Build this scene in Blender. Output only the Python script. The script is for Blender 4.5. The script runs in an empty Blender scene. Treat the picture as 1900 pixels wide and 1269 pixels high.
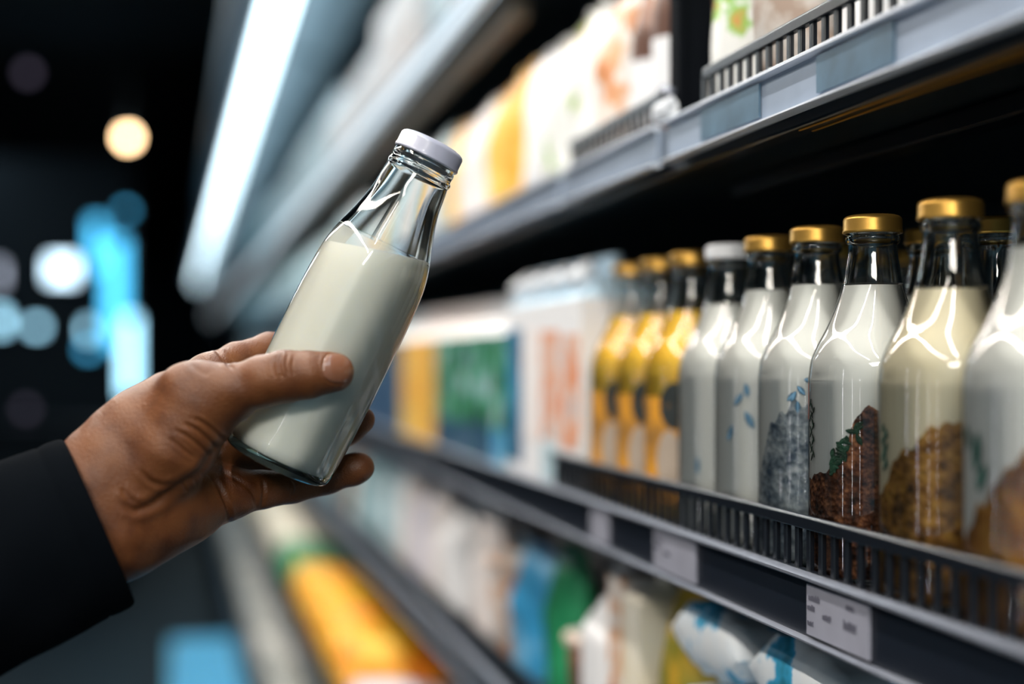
import bpy, bmesh, math, random
import numpy as np
from mathutils import Vector, Matrix
random.seed(7)
S = bpy.context.scene
COL = S.collection
# ------------------------------------------------------------------ camera frame
F = 2639.0; CX = 950.0; HY = 662.0; CAMZ = 1.35; D0 = 0.918
YAW = math.atan((950 - 330) / F)
cs, sn = math.cos(YAW), math.sin(YAW)
RIGHT = Vector((cs, -sn, 0)); FWD = Vector((sn, cs, 0)); UP = Vector((0, 0, 1)); ORG = Vector((0, 0, CAMZ))

def W(px, py, d):                       # photo pixel + distance -> world point
    return ORG + RIGHT * ((px - CX) / F * d) + UP * ((HY - py) / F * d) + FWD * d
def YX(px, X):                          # y of a point seen at column px in the plane x = X
    k = (px - CX) / F
    return X * (cs - k * sn) / (sn + k * cs)
def ZX(px, py, X):
    d = X * sn + YX(px, X) * cs
    return CAMZ + (HY - py) / F * d

cam = bpy.data.cameras.new('camera'); camo = bpy.data.objects.new('camera', cam); COL.objects.link(camo)
camo.location = ORG; camo.rotation_euler = (math.pi / 2, 0, -YAW)
cam.sensor_width = 36; cam.lens = 36 * F / 1900; cam.shift_y = (HY - 634.5) / 1900
cam.dof.use_dof = True; cam.dof.focus_distance = D0; cam.dof.aperture_fstop = 1.75
cam.clip_start = 0.01
S.camera = camo
S.view_settings.view_transform = 'Standard'; S.view_settings.look = 'None'
S.view_settings.gamma = 1; S.view_settings.use_curve_mapping = False; S.view_settings.exposure = 0.0

# ------------------------------------------------------------------ materials
def new_mat(name):
    m = bpy.data.materials.new(name); m.use_nodes = True
    nt = m.node_tree; nt.nodes.clear()
    out = nt.nodes.new('ShaderNodeOutputMaterial')
    return m, nt, out
def ramp(nt, stops, interp='LINEAR'):
    r = nt.nodes.new('ShaderNodeValToRGB'); r.color_ramp.interpolation = interp
    e = r.color_ramp.elements
    while len(e) < len(stops): e.new(0.5)
    for i, (p, c) in enumerate(stops):
        e[i].position = p; e[i].color = (*c, 1)
    return r
def mat(name, col, rough=0.5, metal=0.0, var=0.08, scale=30, bump=0.0, bscale=200, spec=0.5, sss=0.0, coat=0.0, cols=None, sheen=0.0, vary=False):
    m, nt, out = new_mat(name)
    b = nt.nodes.new('ShaderNodeBsdfPrincipled')
    tc = nt.nodes.new('ShaderNodeTexCoord')
    n = nt.nodes.new('ShaderNodeTexNoise'); n.inputs['Scale'].default_value = scale; n.inputs['Detail'].default_value = 4
    if vary:                                  # every package shows another cut of the print
        oi = nt.nodes.new('ShaderNodeObjectInfo'); va = nt.nodes.new('ShaderNodeVectorMath'); va.operation = 'MULTIPLY_ADD'
        va.inputs[1].default_value = (1, 1, 1); 
        cx = nt.nodes.new('ShaderNodeCombineXYZ'); nt.links.new(oi.outputs['Random'], cx.inputs[0]); nt.links.new(oi.outputs['Random'], cx.inputs[1])
        nt.links.new(cx.outputs[0], va.inputs[2]); nt.links.new(tc.outputs['Object'], va.inputs[0]); nt.links.new(va.outputs[0], n.inputs['Vector'])
    else:
        nt.links.new(tc.outputs['Object'], n.inputs['Vector'])
    if cols:
        r = ramp(nt, cols)
    else:
        lo = tuple(max(0, c * (1 - var)) for c in col); hi = tuple(min(1, c * (1 + var)) for c in col)
        r = ramp(nt, [(0.3, lo), (0.7, hi)])
    nt.links.new(n.outputs['Fac'], r.inputs['Fac']); nt.links.new(r.outputs['Color'], b.inputs['Base Color'])
    b.inputs['Roughness'].default_value = rough; b.inputs['Metallic'].default_value = metal
    b.inputs['Specular IOR Level'].default_value = spec
    if sss:
        b.inputs['Subsurface Weight'].default_value = sss; b.inputs['Subsurface Radius'].default_value = (1, 0.4, 0.2); b.inputs['Subsurface Scale'].default_value = 0.004
    if coat:
        b.inputs['Coat Weight'].default_value = coat; b.inputs['Coat Roughness'].default_value = 0.05
    if sheen:
        b.inputs['Sheen Weight'].default_value = sheen; b.inputs['Sheen Roughness'].default_value = 0.5
    if bump:
        n2 = nt.nodes.new('ShaderNodeTexNoise'); n2.inputs['Scale'].default_value = bscale; n2.inputs['Detail'].default_value = 5
        nt.links.new(tc.outputs['Object'], n2.inputs['Vector'])
        bp = nt.nodes.new('ShaderNodeBump'); bp.inputs['Strength'].default_value = bump; bp.inputs['Distance'].default_value = 0.002
        nt.links.new(n2.outputs['Fac'], bp.inputs['Height']); nt.links.new(bp.outputs['Normal'], b.inputs['Normal'])
    nt.links.new(b.outputs['BSDF'], out.inputs['Surface'])
    return m
def emit(name, col, strength):
    m, nt, out = new_mat(name)
    e = nt.nodes.new('ShaderNodeEmission'); e.inputs['Color'].default_value = (*col, 1); e.inputs['Strength'].default_value = strength
    nt.links.new(e.outputs['Emission'], out.inputs['Surface'])
    return m
def thin_glass(name, tint=(0.97, 0.99, 0.98), edge=(0.45, 0.52, 0.52), f0=0.075, rough=0.02):
    """thin wall of clear glass: mirror part by Fresnel, the rest passes; the longer path at grazing angles absorbs more"""
    m, nt, out = new_mat(name)
    lw = nt.nodes.new('ShaderNodeLayerWeight'); lw.inputs['Blend'].default_value = 0.5
    r = ramp(nt, [(0.0, tint), (0.72, tint), (0.97, edge)])
    nt.links.new(lw.outputs['Facing'], r.inputs['Fac'])
    t = nt.nodes.new('ShaderNodeBsdfTransparent'); nt.links.new(r.outputs['Color'], t.inputs['Color'])
    g = nt.nodes.new('ShaderNodeBsdfGlossy'); g.inputs['Roughness'].default_value = rough
    fr = nt.nodes.new('ShaderNodeFresnel'); fr.inputs['IOR'].default_value = 1.5
    mx = nt.nodes.new('ShaderNodeMath'); mx.operation = 'MULTIPLY_ADD'; mx.use_clamp = True
    mx.inputs[1].default_value = 0.9; mx.inputs[2].default_value = f0 - 0.04
    nt.links.new(fr.outputs['Fac'], mx.inputs[0])
    mix = nt.nodes.new('ShaderNodeMixShader')
    nt.links.new(mx.outputs[0], mix.inputs['Fac']); nt.links.new(t.outputs[0], mix.inputs[1]); nt.links.new(g.outputs[0], mix.inputs[2])
    nt.links.new(mix.outputs[0], out.inputs['Surface'])
    return m
def solid_glass(name, col=(0.985, 0.995, 0.99)):
    m, nt, out = new_mat(name)
    g = nt.nodes.new('ShaderNodeBsdfGlass'); g.inputs['Color'].default_value = (*col, 1); g.inputs['IOR'].default_value = 1.5; g.inputs['Roughness'].default_value = 0.0
    nt.links.new(g.outputs[0], out.inputs['Surface'])
    return m
def crumbs(name, c1, c2, c3, scale=260):
    m, nt, out = new_mat(name)
    b = nt.nodes.new('ShaderNodeBsdfPrincipled'); b.inputs['Roughness'].default_value = 0.75
    tc = nt.nodes.new('ShaderNodeTexCoord')
    v = nt.nodes.new('ShaderNodeTexNoise'); v.inputs['Scale'].default_value = scale * 0.45; v.inputs['Detail'].default_value = 6; v.inputs['Roughness'].default_value = 0.7
    w = nt.nodes.new('ShaderNodeTexVoronoi'); w.inputs['Scale'].default_value = scale
    nt.links.new(tc.outputs['Object'], v.inputs['Vector']); nt.links.new(tc.outputs['Object'], w.inputs['Vector'])
    r = ramp(nt, [(0.36, c1), (0.5, c2), (0.64, c3)])
    nt.links.new(v.outputs['Fac'], r.inputs['Fac']); nt.links.new(r.outputs['Color'], b.inputs['Base Color'])
    bp = nt.nodes.new('ShaderNodeBump'); bp.inputs['Strength'].default_value = 0.9; bp.inputs['Distance'].default_value = 0.003
    nt.links.new(w.outputs['Distance'], bp.inputs['Height']); nt.links.new(bp.outputs['Normal'], b.inputs['Normal'])
    nt.links.new(b.outputs['BSDF'], out.inputs['Surface'])
    return m

M = {}
M['matte_black'] = mat('matte_black', (0.004, 0.005, 0.007), 0.9, spec=0.05)
M['black_metal'] = mat('black_metal', (0.020, 0.034, 0.044), 0.42, 0.0, bump=0.05)
M['black_plastic'] = mat('black_plastic', (0.005, 0.007, 0.011), 0.3, 0.0, bump=0.03)
M['dark_strip'] = mat('dark_strip', (0.006, 0.009, 0.016), 0.35, bump=0.03)  # rail coloured dark for the dark floor it mirrors
M['alu'] = mat('brushed_aluminium', (0.20, 0.215, 0.26), 0.38, 0.5, scale=60)
M['lit_rail'] = emit('lit_rail', (.78, .91, 1.0), 1.25)  # emissive rail face, brings up the second shelf's front edge
M['pale_lip'] = mat('pale_lip', (.62, .66, .74), .35)
M['frost'] = mat('frosted_plastic', (0.30, 0.36, 0.46), 0.22, 0.0, var=0.12, scale=12, coat=0.6)  # upper rail coloured bright for the light it mirrors
M['ticket_blue'] = mat('ticket_blue', (0.07, 0.13, 0.19), 0.3, var=0.25, scale=40, coat=0.6)
M['ticket'] = mat('ticket_paper', (0.24, 0.245, 0.30), 0.6)
M['ink'] = mat('ink_grey', (0.08, 0.08, 0.11), 0.7)
M['brass_trim'] = mat('amber_trim', (0.85, 0.36, 0.04), 0.3, 0.3)
M['brown_bar'] = mat('warm_bar', (0.55, 0.42, 0.30), 0.5)
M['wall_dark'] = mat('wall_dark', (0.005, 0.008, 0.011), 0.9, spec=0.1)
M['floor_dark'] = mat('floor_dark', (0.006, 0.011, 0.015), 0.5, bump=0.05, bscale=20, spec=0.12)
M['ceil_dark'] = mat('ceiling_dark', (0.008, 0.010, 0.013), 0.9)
M['canopy'] = mat('canopy_blue', (0.03, 0.06, 0.09), 0.5)
M['gold'] = mat('gold_cap', (0.62, 0.36, 0.08), 0.32, 0.85, var=0.1, scale=50)
M['white_cap'] = mat('white_cap', (0.82, 0.84, 0.88), 0.4)
M['lilac_cap'] = mat('pale_grey_cap', (0.36, 0.37, 0.46), 0.3, var=0.05, coat=0.3)
M['milk'] = mat('milk_fill', (0.89, 0.87, 0.80), 0.45, var=0.02, sss=0.6)
for n_ in M['milk'].node_tree.nodes:
    if n_.type == 'BSDF_PRINCIPLED': n_.inputs['Subsurface Radius'].default_value = (1, .95, .8); n_.inputs['Subsurface Scale'].default_value = .012
M['milk_white'] = mat('white_milk', (0.74, 0.735, 0.715), 0.4, var=0.02)
M['milk_cream'] = mat('cream_milk', (0.70, 0.63, 0.47), 0.4, var=0.03)
M['glass'] = thin_glass('clear_glass')
M['glass_neck'] = solid_glass('clear_glass_solid')
M['glass_base'] = thin_glass('thick_base_glass', (0.30, 0.40, 0.40), (0.05, 0.09, 0.10), 0.06)
M['cocoa'] = crumbs('cocoa_crumbs', (0.02, 0.008, 0.004), (0.12, 0.035, 0.012), (0.38, 0.15, 0.06))
M['granola'] = crumbs('granola_crumbs', (0.05, 0.02, 0.004), (0.28, 0.125, 0.018), (0.46, 0.25, 0.045), 200)
M['apricot'] = crumbs('apricot_crumbs', (0.12, 0.04, 0.006), (0.36, 0.15, 0.025), (0.5, 0.25, 0.05), 120)
M['speckle'] = crumbs('blue_grey_speckle', (0.05, 0.08, 0.13), (0.28, 0.32, 0.36), (0.52, 0.54, 0.56), 170)
M['leaf'] = mat('herb_green', (0.0025, 0.018, 0.009), 0.6, var=0.6, scale=160, bump=.5, bscale=500, spec=.2)
M['leaf_teal'] = mat('herb_teal', (0.01, 0.07, 0.055), 0.5, var=0.4, scale=80)
M['leaf_blue'] = mat('print_blue', (0.10, 0.22, 0.34), 0.5, var=0.4, scale=80)
M['red_stem'] = mat('red_stem', (0.5, 0.08, 0.03), 0.5)
M['skin'] = None
M['coat'] = mat('coat_wool', (0.0025, 0.0035, 0.005), 0.95, bump=0.35, bscale=900, spec=0.02)

def skin_mat():
    m, nt, out = new_mat('skin')
    b = nt.nodes.new('ShaderNodeBsdfPrincipled')
    tc = nt.nodes.new('ShaderNodeTexCoord')
    n = nt.nodes.new('ShaderNodeTexNoise'); n.inputs['Scale'].default_value = 55; n.inputs['Detail'].default_value = 6
    r = ramp(nt, [(0.25, (0.070, 0.020, 0.006)), (0.5, (0.125, 0.041, 0.012)), (0.75, (0.162, 0.058, 0.018))])
    nt.links.new(tc.outputs['Object'], n.inputs['Vector']); nt.links.new(n.outputs['Fac'], r.inputs['Fac'])
    nt.links.new(r.outputs['Color'], b.inputs['Base Color'])
    b.inputs['Roughness'].default_value = 0.45; b.inputs['Specular IOR Level'].default_value = 0.35
    b.inputs['Subsurface Weight'].default_value = 0.12; b.inputs['Subsurface Radius'].default_value = (1, 0.35, 0.15); b.inputs['Subsurface Scale'].default_value = 0.004
    v = nt.nodes.new('ShaderNodeTexVoronoi'); v.inputs['Scale'].default_value = 900
    n2 = nt.nodes.new('ShaderNodeTexNoise'); n2.inputs['Scale'].default_value = 260; n2.inputs['Detail'].default_value = 6
    nt.links.new(tc.outputs['Object'], v.inputs['Vector']); nt.links.new(tc.outputs['Object'], n2.inputs['Vector'])
    ad = nt.nodes.new('ShaderNodeMath'); ad.operation = 'ADD'
    nt.links.new(v.outputs['Distance'], ad.inputs[0]); nt.links.new(n2.outputs['Fac'], ad.inputs[1])
    bp = nt.nodes.new('ShaderNodeBump'); bp.inputs['Strength'].default_value = 0.30; bp.inputs['Distance'].default_value = 0.0008
    nt.links.new(ad.outputs[0], bp.inputs['Height']); nt.links.new(bp.outputs['Normal'], b.inputs['Normal'])
    nt.links.new(b.outputs['BSDF'], out.inputs['Surface'])
    return m
M['skin'] = skin_mat()
M['nail'] = mat('thumb_nail', (0.20, 0.082, 0.044), 0.25, var=0.06, coat=0.4, sss=0.1)

# ------------------------------------------------------------------ mesh helpers
def tag(o, label=None, cat=None, group=None, kind=None):
    if label: o['label'] = label
    if cat: o['category'] = cat
    if group: o['group'] = group
    if kind: o['kind'] = kind
    return o
def link(name, me, parent=None):
    o = bpy.data.objects.new(name, me); COL.objects.link(o)
    if parent: o.parent = parent
    return o
def empty(name, loc, label, cat, group=None, rz=0):
    o = bpy.data.objects.new(name, None); COL.objects.link(o)
    o.location = loc; o.rotation_euler = (0, 0, rz); o.empty_display_size = 0.02
    return tag(o, label, cat, group)
class MB:
    def __init__(s): s.v = []; s.f = []; s.mi = []
    def add(s, vs, fs, mi=0):
        b = len(s.v); s.v += [tuple(v) for v in vs]; s.f += [tuple(b + i for i in f) for f in fs]; s.mi += [mi] * len(fs); return s
    def box(s, x0, x1, y0, y1, z0, z1, mi=0):
        vs = [(x, y, z) for z in (z0, z1) for y in (y0, y1) for x in (x0, x1)]
        return s.add(vs, [(0, 2, 3, 1), (4, 5, 7, 6), (0, 1, 5, 4), (2, 6, 7, 3), (0, 4, 6, 2), (1, 3, 7, 5)], mi)
    def lathe(s, prof, n=40, mi=0, cap0=False, cap1=False, flip=False, sq=0.0, fac=None):
        vs = []; fs = []
        for (z, r) in prof:
            for k in range(n):
                a = 2 * math.pi * k / n
                q = 1.0
                if sq: q = 1 / (abs(math.cos(a)) ** sq + abs(math.sin(a)) ** sq) ** (1 / sq)
                if fac: q = fac(a, z)
                vs.append((r * q * math.cos(a), r * q * math.sin(a), z))
        m = len(prof)
        for i in range(m - 1):
            for k in range(n):
                k2 = (k + 1) % n
                fs.append((i * n + k, i * n + k2, (i + 1) * n + k2, (i + 1) * n + k))
        if cap0: vs.append((0, 0, prof[0][0])); c = len(vs) - 1; fs += [(c, (k + 1) % n, k) for k in range(n)]
        if cap1: vs.append((0, 0, prof[-1][0])); c = len(vs) - 1; o = (m - 1) * n; fs += [(c, o + k, o + (k + 1) % n) for k in range(n)]
        if flip: fs = [tuple(reversed(f)) for f in fs]
        return s.add(vs, fs, mi)
    def tube(s, pts, rad, n=8, mi=0, caps=True):
        pts = [Vector(p) for p in pts]
        rs = rad if isinstance(rad, (list, tuple)) else [rad] * len(pts)
        vs = []; fs = []
        for i, p in enumerate(pts):
            t = (pts[min(i + 1, len(pts) - 1)] - pts[max(i - 1, 0)]).normalized()
            a = t.cross(Vector((0, 0, 1)));
            if a.length < 1e-3: a = t.cross(Vector((0, 1, 0)))
            a.normalize(); b = t.cross(a)
            for k in range(n):
                w = 2 * math.pi * k / n
                vs.append(p + (a * math.cos(w) + b * math.sin(w)) * rs[i])
        for i in range(len(pts) - 1):
            for k in range(n):
                k2 = (k + 1) % n
                fs.append((i * n + k, i * n + k2, (i + 1) * n + k2, (i + 1) * n + k))
        if caps: fs.append(tuple(range(n))); fs.append(tuple((len(pts) - 1) * n + k for k in reversed(range(n))))
        return s.add(vs, fs, mi)
    def extr(s, prof, y0, y1, mi=0):          # closed x-z outline pulled along y
        n = len(prof)
        vs = [(x, y0, z) for x, z in prof] + [(x, y1, z) for x, z in prof]
        fs = [(i, (i + 1) % n, n + (i + 1) % n, n + i) for i in range(n)] + [tuple(reversed(range(n))), tuple(range(n, 2 * n))]
        return s.add(vs, fs, mi)
    def mesh(s, name, mats, smooth=None):
        me = bpy.data.meshes.new(name); me.from_pydata(s.v, [], s.f)
        for m in (mats if isinstance(mats, (list, tuple)) else [mats]): me.materials.append(m)
        me.polygons.foreach_set('material_index', s.mi)
        bm = bmesh.new(); bm.from_mesh(me); bmesh.ops.recalc_face_normals(bm, faces=bm.faces); bm.to_mesh(me); bm.free()
        if smooth is not None:
            me.shade_smooth(); me.set_sharp_from_angle(angle=math.radians(smooth))
        me.update(); return me
    def build(s, name, mats, parent=None, smooth=None, bevel=0):
        o = link(name, s.mesh(name, mats, smooth), parent)
        if bevel:
            b = o.modifiers.new('b', 'BEVEL'); b.width = bevel; b.segments = 2; b.limit_method = 'ANGLE'
        return o
def interp(prof, z):
    for (z0, r0), (z1, r1) in zip(prof, prof[1:]):
        if z <= z1: return r0 + (r1 - r0) * max(0, (z - z0)) / max(1e-9, z1 - z0)
    return prof[-1][1]
def refine(prof, sub=4):                     # Catmull-Rom through the outline points
    P = [Vector((p[0], p[1])) for p in prof]; out = []
    for i in range(len(P) - 1):
        p0, p1, p2, p3 = P[max(i - 1, 0)], P[i], P[i + 1], P[min(i + 2, len(P) - 1)]
        for k in range(sub):
            t = k / sub
            q = 0.5 * ((2 * p1) + (p2 - p0) * t + (2 * p0 - 5 * p1 + 4 * p2 - p3) * t * t + (3 * p1 - p0 - 3 * p2 + p3) * t ** 3)
            out.append((q.x, max(q.y, 0.0)))
    out.append((P[-1].x, P[-1].y)); return out
def copy_tree(o, parent=None):
    c = o.copy(); COL.objects.link(c)
    if parent: c.parent = parent; c.matrix_parent_inverse = o.matrix_parent_inverse.copy()
    for ch in [x for x in bpy.data.objects if x.parent == o]: copy_tree(ch, c)
    return c

# ------------------------------------------------------------------ the room
def struct(name, x0, x1, y0, y1, z0, z1, m):
    o = MB().box(x0, x1, y0, y1, z0, z1).build(name, m); o['kind'] = 'structure'; return o
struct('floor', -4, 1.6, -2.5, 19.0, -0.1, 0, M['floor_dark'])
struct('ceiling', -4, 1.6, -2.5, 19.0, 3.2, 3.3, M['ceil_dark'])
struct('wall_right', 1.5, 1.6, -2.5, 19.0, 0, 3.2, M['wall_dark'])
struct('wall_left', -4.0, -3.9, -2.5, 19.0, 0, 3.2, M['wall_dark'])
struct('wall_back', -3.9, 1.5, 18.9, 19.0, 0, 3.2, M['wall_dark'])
# wall behind the camera left out so world colour enters as frontal fill

def pm(name, stops, scale=14, rough=0.45, coat=0.0):
    if name not in M: M[name] = mat(name, (1, 1, 1), rough, cols=stops, scale=scale, coat=coat, vary=True)
    return M[name]
pm('white_print', [(0.0, (.74, .74, .76)), (1, (.80, .80, .82))])
pm('pink_white', [(0.3, (.80, .72, .70)), (0.7, (.84, .80, .79))], 10)
pm('fox_print', [(0.33, (.36, .40, .44)), (0.42, (.66, .60, .58)), (0.49, (.72, .42, .30)), (0.57, (.68, .22, .08)), (0.66, (.70, .55, .50))], 20)
pm('green_print', [(0.36, (.010, .04, .05)), (0.46, (.015, .13, .06)), (0.54, (.04, .26, .10)), (0.59, (.18, .42, .42)), (0.68, (.42, .47, .50))], 24)
pm('yellow_print', [(0.40, (.80, .40, .05)), (0.6, (.85, .58, .14))], 12)
pm('blue_print', [(0.4, (.015, .08, .18)), (0.6, (.03, .20, .36))], 12)
pm('blue_deep', [(0.4, (.01, .05, .12)), (0.6, (.05, .10, .18))], 12)
pm('teal_grey', [(0.4, (.12, .30, .34)), (0.6, (.38, .56, .62))], 10)  # cyan of the distant shop lights put into the goods' colour
pm('grey_white', [(0.4, (.42, .56, .62)), (0.6, (.60, .74, .80))], 8)
pm('white_dots', [(0.50, (.80, .80, .78)), (0.58, (.80, .80, .76)), (0.62, (.30, .55, .12)), (0.68, (.70, .25, .08))], 22)
pm('brown_print', [(0.4, (.10, .045, .03)), (0.6, (.40, .20, .13))], 16)
pm('tan_print', [(0.4, (.46, .34, .27)), (0.5, (.66, .58, .52)), (0.6, (.74, .71, .68))], 24)
pm('orange_print', [(0.46, (.74, .70, .67)), (0.54, (.66, .38, .22)), (0.64, (.58, .22, .08))], 26)
pm('blue_white', [(0.40, (.82, .86, .90)), (0.53, (.78, .85, .92)), (0.56, (.05, .42, .72)), (0.66, (.02, .20, .30))], 22)
pm('mint', [(0.4, (.14, .48, .36)), (0.6, (.40, .66, .52))], 8)
pm('green', [(0.4, (.01, .14, .06)), (0.6, (.02, .30, .12))], 10)
pm('sky_blue', [(0.4, (.03, .25, .48)), (0.6, (.35, .62, .82))], 12)
pm('cream', [(0.4, (.74, .66, .50)), (0.6, (.80, .76, .66))], 10)
pm('lilac', [(0.4, (.58, .57, .68)), (0.6, (.70, .68, .76))], 10)
pm('yellow_orange', [(0.36, (.85, .20, .01)), (0.46, (.88, .42, .02)), (0.6, (.88, .56, .06))], 6)
pm('grey_bag', [(0.36, (.16, .17, .15)), (0.5, (.38, .38, .36)), (0.62, (.55, .52, .47))], 5)
pm('olive_print', [(0.4, (.25, .25, .03)), (0.6, (.70, .42, .04))], 18)
pm('crate_blue', [(0.3, (.14, .58, .85)), (0.7, (.22, .64, .88))], 5)
pm('band_blue', [(0.3, (.45, .66, .82)), (0.7, (.55, .72, .86))], 5)

# ------------------------------------------------------------------ refrigerated case
XF = 0.385
Y0, Y1 = -0.6, 18.0
M['lamp'] = emit('lamp_diffuser', (0.70, 0.90, 1.0), 8.0)
M['louvre'] = mat('lamp_louvre', (.35, .40, .42), .5)
case = empty('refrigerated_display_case', (0.6, 5, 0), 'long black open refrigerated case holding all the shelves of bottles and cartons', 'refrigerated case')
def cpart(name, mb, m, smooth=None, bevel=0):
    o = mb.build(name, m, case, smooth, bevel); o.location = (-0.6, -5, 0); return o
cpart('back_panel', MB().box(0.90, 0.96, Y0, Y1, 0.0, 2.45), M['black_metal'])
cpart('base', MB().box(0.30, 0.895, Y0, Y1, 0.0, 0.30), M['black_metal'], bevel=0.01)
cpart('canopy', MB().extr([(0.90, 2.45), (0.165, 2.45), (0.145, 2.42), (0.145, 2.28), (0.155, 2.27), (0.20, 2.26), (0.205, 2.30), (0.50, 2.36), (0.90, 2.33)], Y0, Y1), M['canopy'])
lo = cpart('canopy_lamp', MB().extr([(0.222, 2.235), (0.228, 2.224), (0.245, 2.219), (0.262, 2.219), (0.279, 2.224), (0.286, 2.235), (0.286, 2.285), (0.222, 2.285)], Y0 + 0.1, Y1 - 0.1), M['lamp'])
lo['label'] = 'long cool white strip lamp under the canopy'
lv = MB()
for k in range(int((Y1 - Y0 - .4) / .1)):
    yy = Y0 + .2 + k * .1; lv.box(.226, .282, yy, yy + .0016, 2.2125, 2.2192)
fin = cpart('lamp_grille', lv, M['louvre']); fin['kind'] = 'stuff'  # fins added so the strip lamp dims towards its far end
cpart('lamp_bracket', MB().box(0.21, 0.298, Y0 + 0.05, Y1 - 0.05, 2.285, 2.31), M['black_metal'])

M['reflector'] = mat('reflector_grey', (.16, .21, .24), .55)  # pale panels paint the lamp's light on the canopy underside
y = Y0 + .3
while y < Y1 - 1.3:
    cpart('canopy_reflector', MB().extr([(.298, 2.318), (.30, 2.314), (.47, 2.262), (.475, 2.266), (.475, 2.30)], y, y + 1.12), M['reflector']); y += 1.2
# ------------------------------------------------------------------ shelves
def shelf(name, label, zs, xf, xb, y0, y1, strip, fence=None, tickets=(), gaps=(), strip_m='dark_strip', ticket_m='ticket', lip='alu', trim=.004):
    """zs: top of board; strip: (ztop, zbottom) of the price rail"""
    t = empty(name, (xf, y0, zs), label, 'shelf')
    def part(n, mb, m, smooth=None, bevel=0, parent=None):
        o = mb.build(n, m, parent or t, smooth, bevel)
        if parent is None: o.location = (-xf, -y0, -zs)
        return o
    part('shelf_board', MB().extr([(xf + 0.012, zs - 0.003), (xb, zs), (xb, zs - 0.022), (xf + 0.035, zs - 0.026), (xf + 0.012, zs - 0.028)], y0, y1), M['black_metal'])
    zt, zb = strip
    cuts = [y0] + sorted(gaps) + [y1]
    for a, b in zip(cuts, cuts[1:]):
        r = part('price_rail', MB().extr([(xf + 0.002, zt), (xf + 0.011, zt), (xf + 0.011, zb), (xf + 0.002, zb)], a + trim, b - trim), M[strip_m], bevel=0.0012)
        mb = MB()
        for zc, h in ((zt, 0.0024), (zb, 0.0017)):
            mb.extr([(xf + 0.006, zc + h), (xf - 0.001, zc + h * 0.9), (xf - 0.0035, zc + h * 0.3), (xf - 0.0035, zc - h * 0.4), (xf - 0.001, zc - h), (xf + 0.006, zc - h)], a + trim, b - trim)
        part('rail_lip', mb, M[lip], 40, parent=r)  # pale lip colour stands for light caught on glossy plastic
        for (ya, yb, marks) in tickets:
            if ya >= a and yb <= b:
                tk = part('price_ticket', MB().box(xf - 0.0002, xf + 0.0016, ya, yb, zb + 0.004, zt - 0.004), M[ticket_m], parent=r)
                if marks:
                    mk = MB()
                    for (u, v, l, h) in marks:
                        yy = yb - u * (yb - ya); zz = zb + 0.004 + v * (zt - zb - 0.008)
                        q = 0
                        while q < l:                      # small illegible strokes
                            w = random.uniform(0.0006, 0.0016)
                            mk.box(xf - 0.0006, xf - 0.0001, yy - q - w, yy - q, zz, zz + h * random.uniform(0.6, 1)); q += w + 0.0007
                    part('ticket_print', mk, M['ink'], parent=tk)
    if fence:
        fx, ft, fb, fy0, fy1 = fence
        f = MB()
        f.extr([(fx - 0.0022, ft - 0.0015), (fx - 0.001, ft), (fx + 0.0025, ft), (fx + 0.0035, ft - 0.0015), (fx + 0.0035, ft - 0.0085), (fx - 0.0022, ft - 0.0085)], fy0, fy1)
        f.extr([(fx - 0.003, fb), (fx + 0.0035, fb), (fx + 0.0035, fb - 0.006), (fx - 0.003, fb - 0.006)], fy0, fy1)
        n = int((fy1 - fy0) / 0.0174)
        for k in range(n + 1):
            y = fy0 + k * 0.0174
            f.box(fx - 0.0008, fx + 0.0028, y, y + 0.0052, fb - 0.002, ft - 0.006)
        part('slatted_guard', f, M['black_plastic'], bevel=0.0006)
    return t, part
def ypx(px, X=XF): return YX(px, X)
ZA, ZB, ZC, ZD, ZE = CAMZ - 0.147, CAMZ + 0.192, CAMZ + 0.497, CAMZ + 0.80, CAMZ - 0.402
marksA = [(0.04, 0.70, 0.016, 0.004), (0.02, 0.5, 0.010, 0.004), (0.28, 0.42, 0.012, 0.004), (0.62, 0.40, 0.016, 0.006), (0.66, 0.78, 0.010, 0.003), (0.02, 0.2, 0.008, 0.003)]
shA, pA = shelf('display_shelf', 'dark shelf carrying the gold capped milk bottles behind a slatted black guard', ZA, XF, 0.89, Y0, Y1, (CAMZ - 0.1385, CAMZ - 0.178),
      fence=(0.3915, CAMZ - 0.1015, CAMZ - 0.136, ypx(2300), ypx(1015)), tickets=[(ypx(1612), ypx(1497), marksA), (ypx(1290), ypx(1213), marksA[:3]), (ypx(1128), ypx(1096), None)], gaps=[])
shB, pB = shelf('display_shelf', 'shelf with a frosted pale price rail above the gold capped bottles', ZB, XF, 0.89, Y0, Y1, (CAMZ + 0.190, CAMZ + 0.159),
      fence=(0.3935, CAMZ + 0.2215, CAMZ + 0.196, ypx(2300), ypx(1288)), tickets=[(ypx(1657), ypx(1515), None), (ypx(1408), ypx(1300), None)], gaps=[ypx(1223), ypx(1040)], strip_m='frost', ticket_m='ticket_blue', lip='pale_lip', trim=.013)
f2 = MB(); a_, b_ = ypx(1215), ypx(1045)
f2.extr([(.391, ZB + .028), (.392, ZB + .0295), (.396, ZB + .0295), (.397, ZB + .028), (.397, ZB + .021), (.391, ZB + .021)], a_, b_)
f2.box(.391, .397, a_, b_, ZB + .001, ZB + .005)
for k in range(int((b_ - a_) / .0174) + 1): f2.box(.392, .3955, a_ + k * .0174, a_ + k * .0174 + .0052, ZB + .004, ZB + .023)
pB('slatted_guard', f2, M['black_plastic'], bevel=.0006)
pB('edge_trim', MB().box(0.401, 0.4025, ypx(1900), ypx(1440), CAMZ + 0.1497, CAMZ + 0.1505).box(0.4105, 0.412, ypx(2000), ypx(1440), CAMZ + 0.1497, CAMZ + 0.1505), M['brass_trim'])  # orange strips paint the warm reflection in the dark lip
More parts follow.
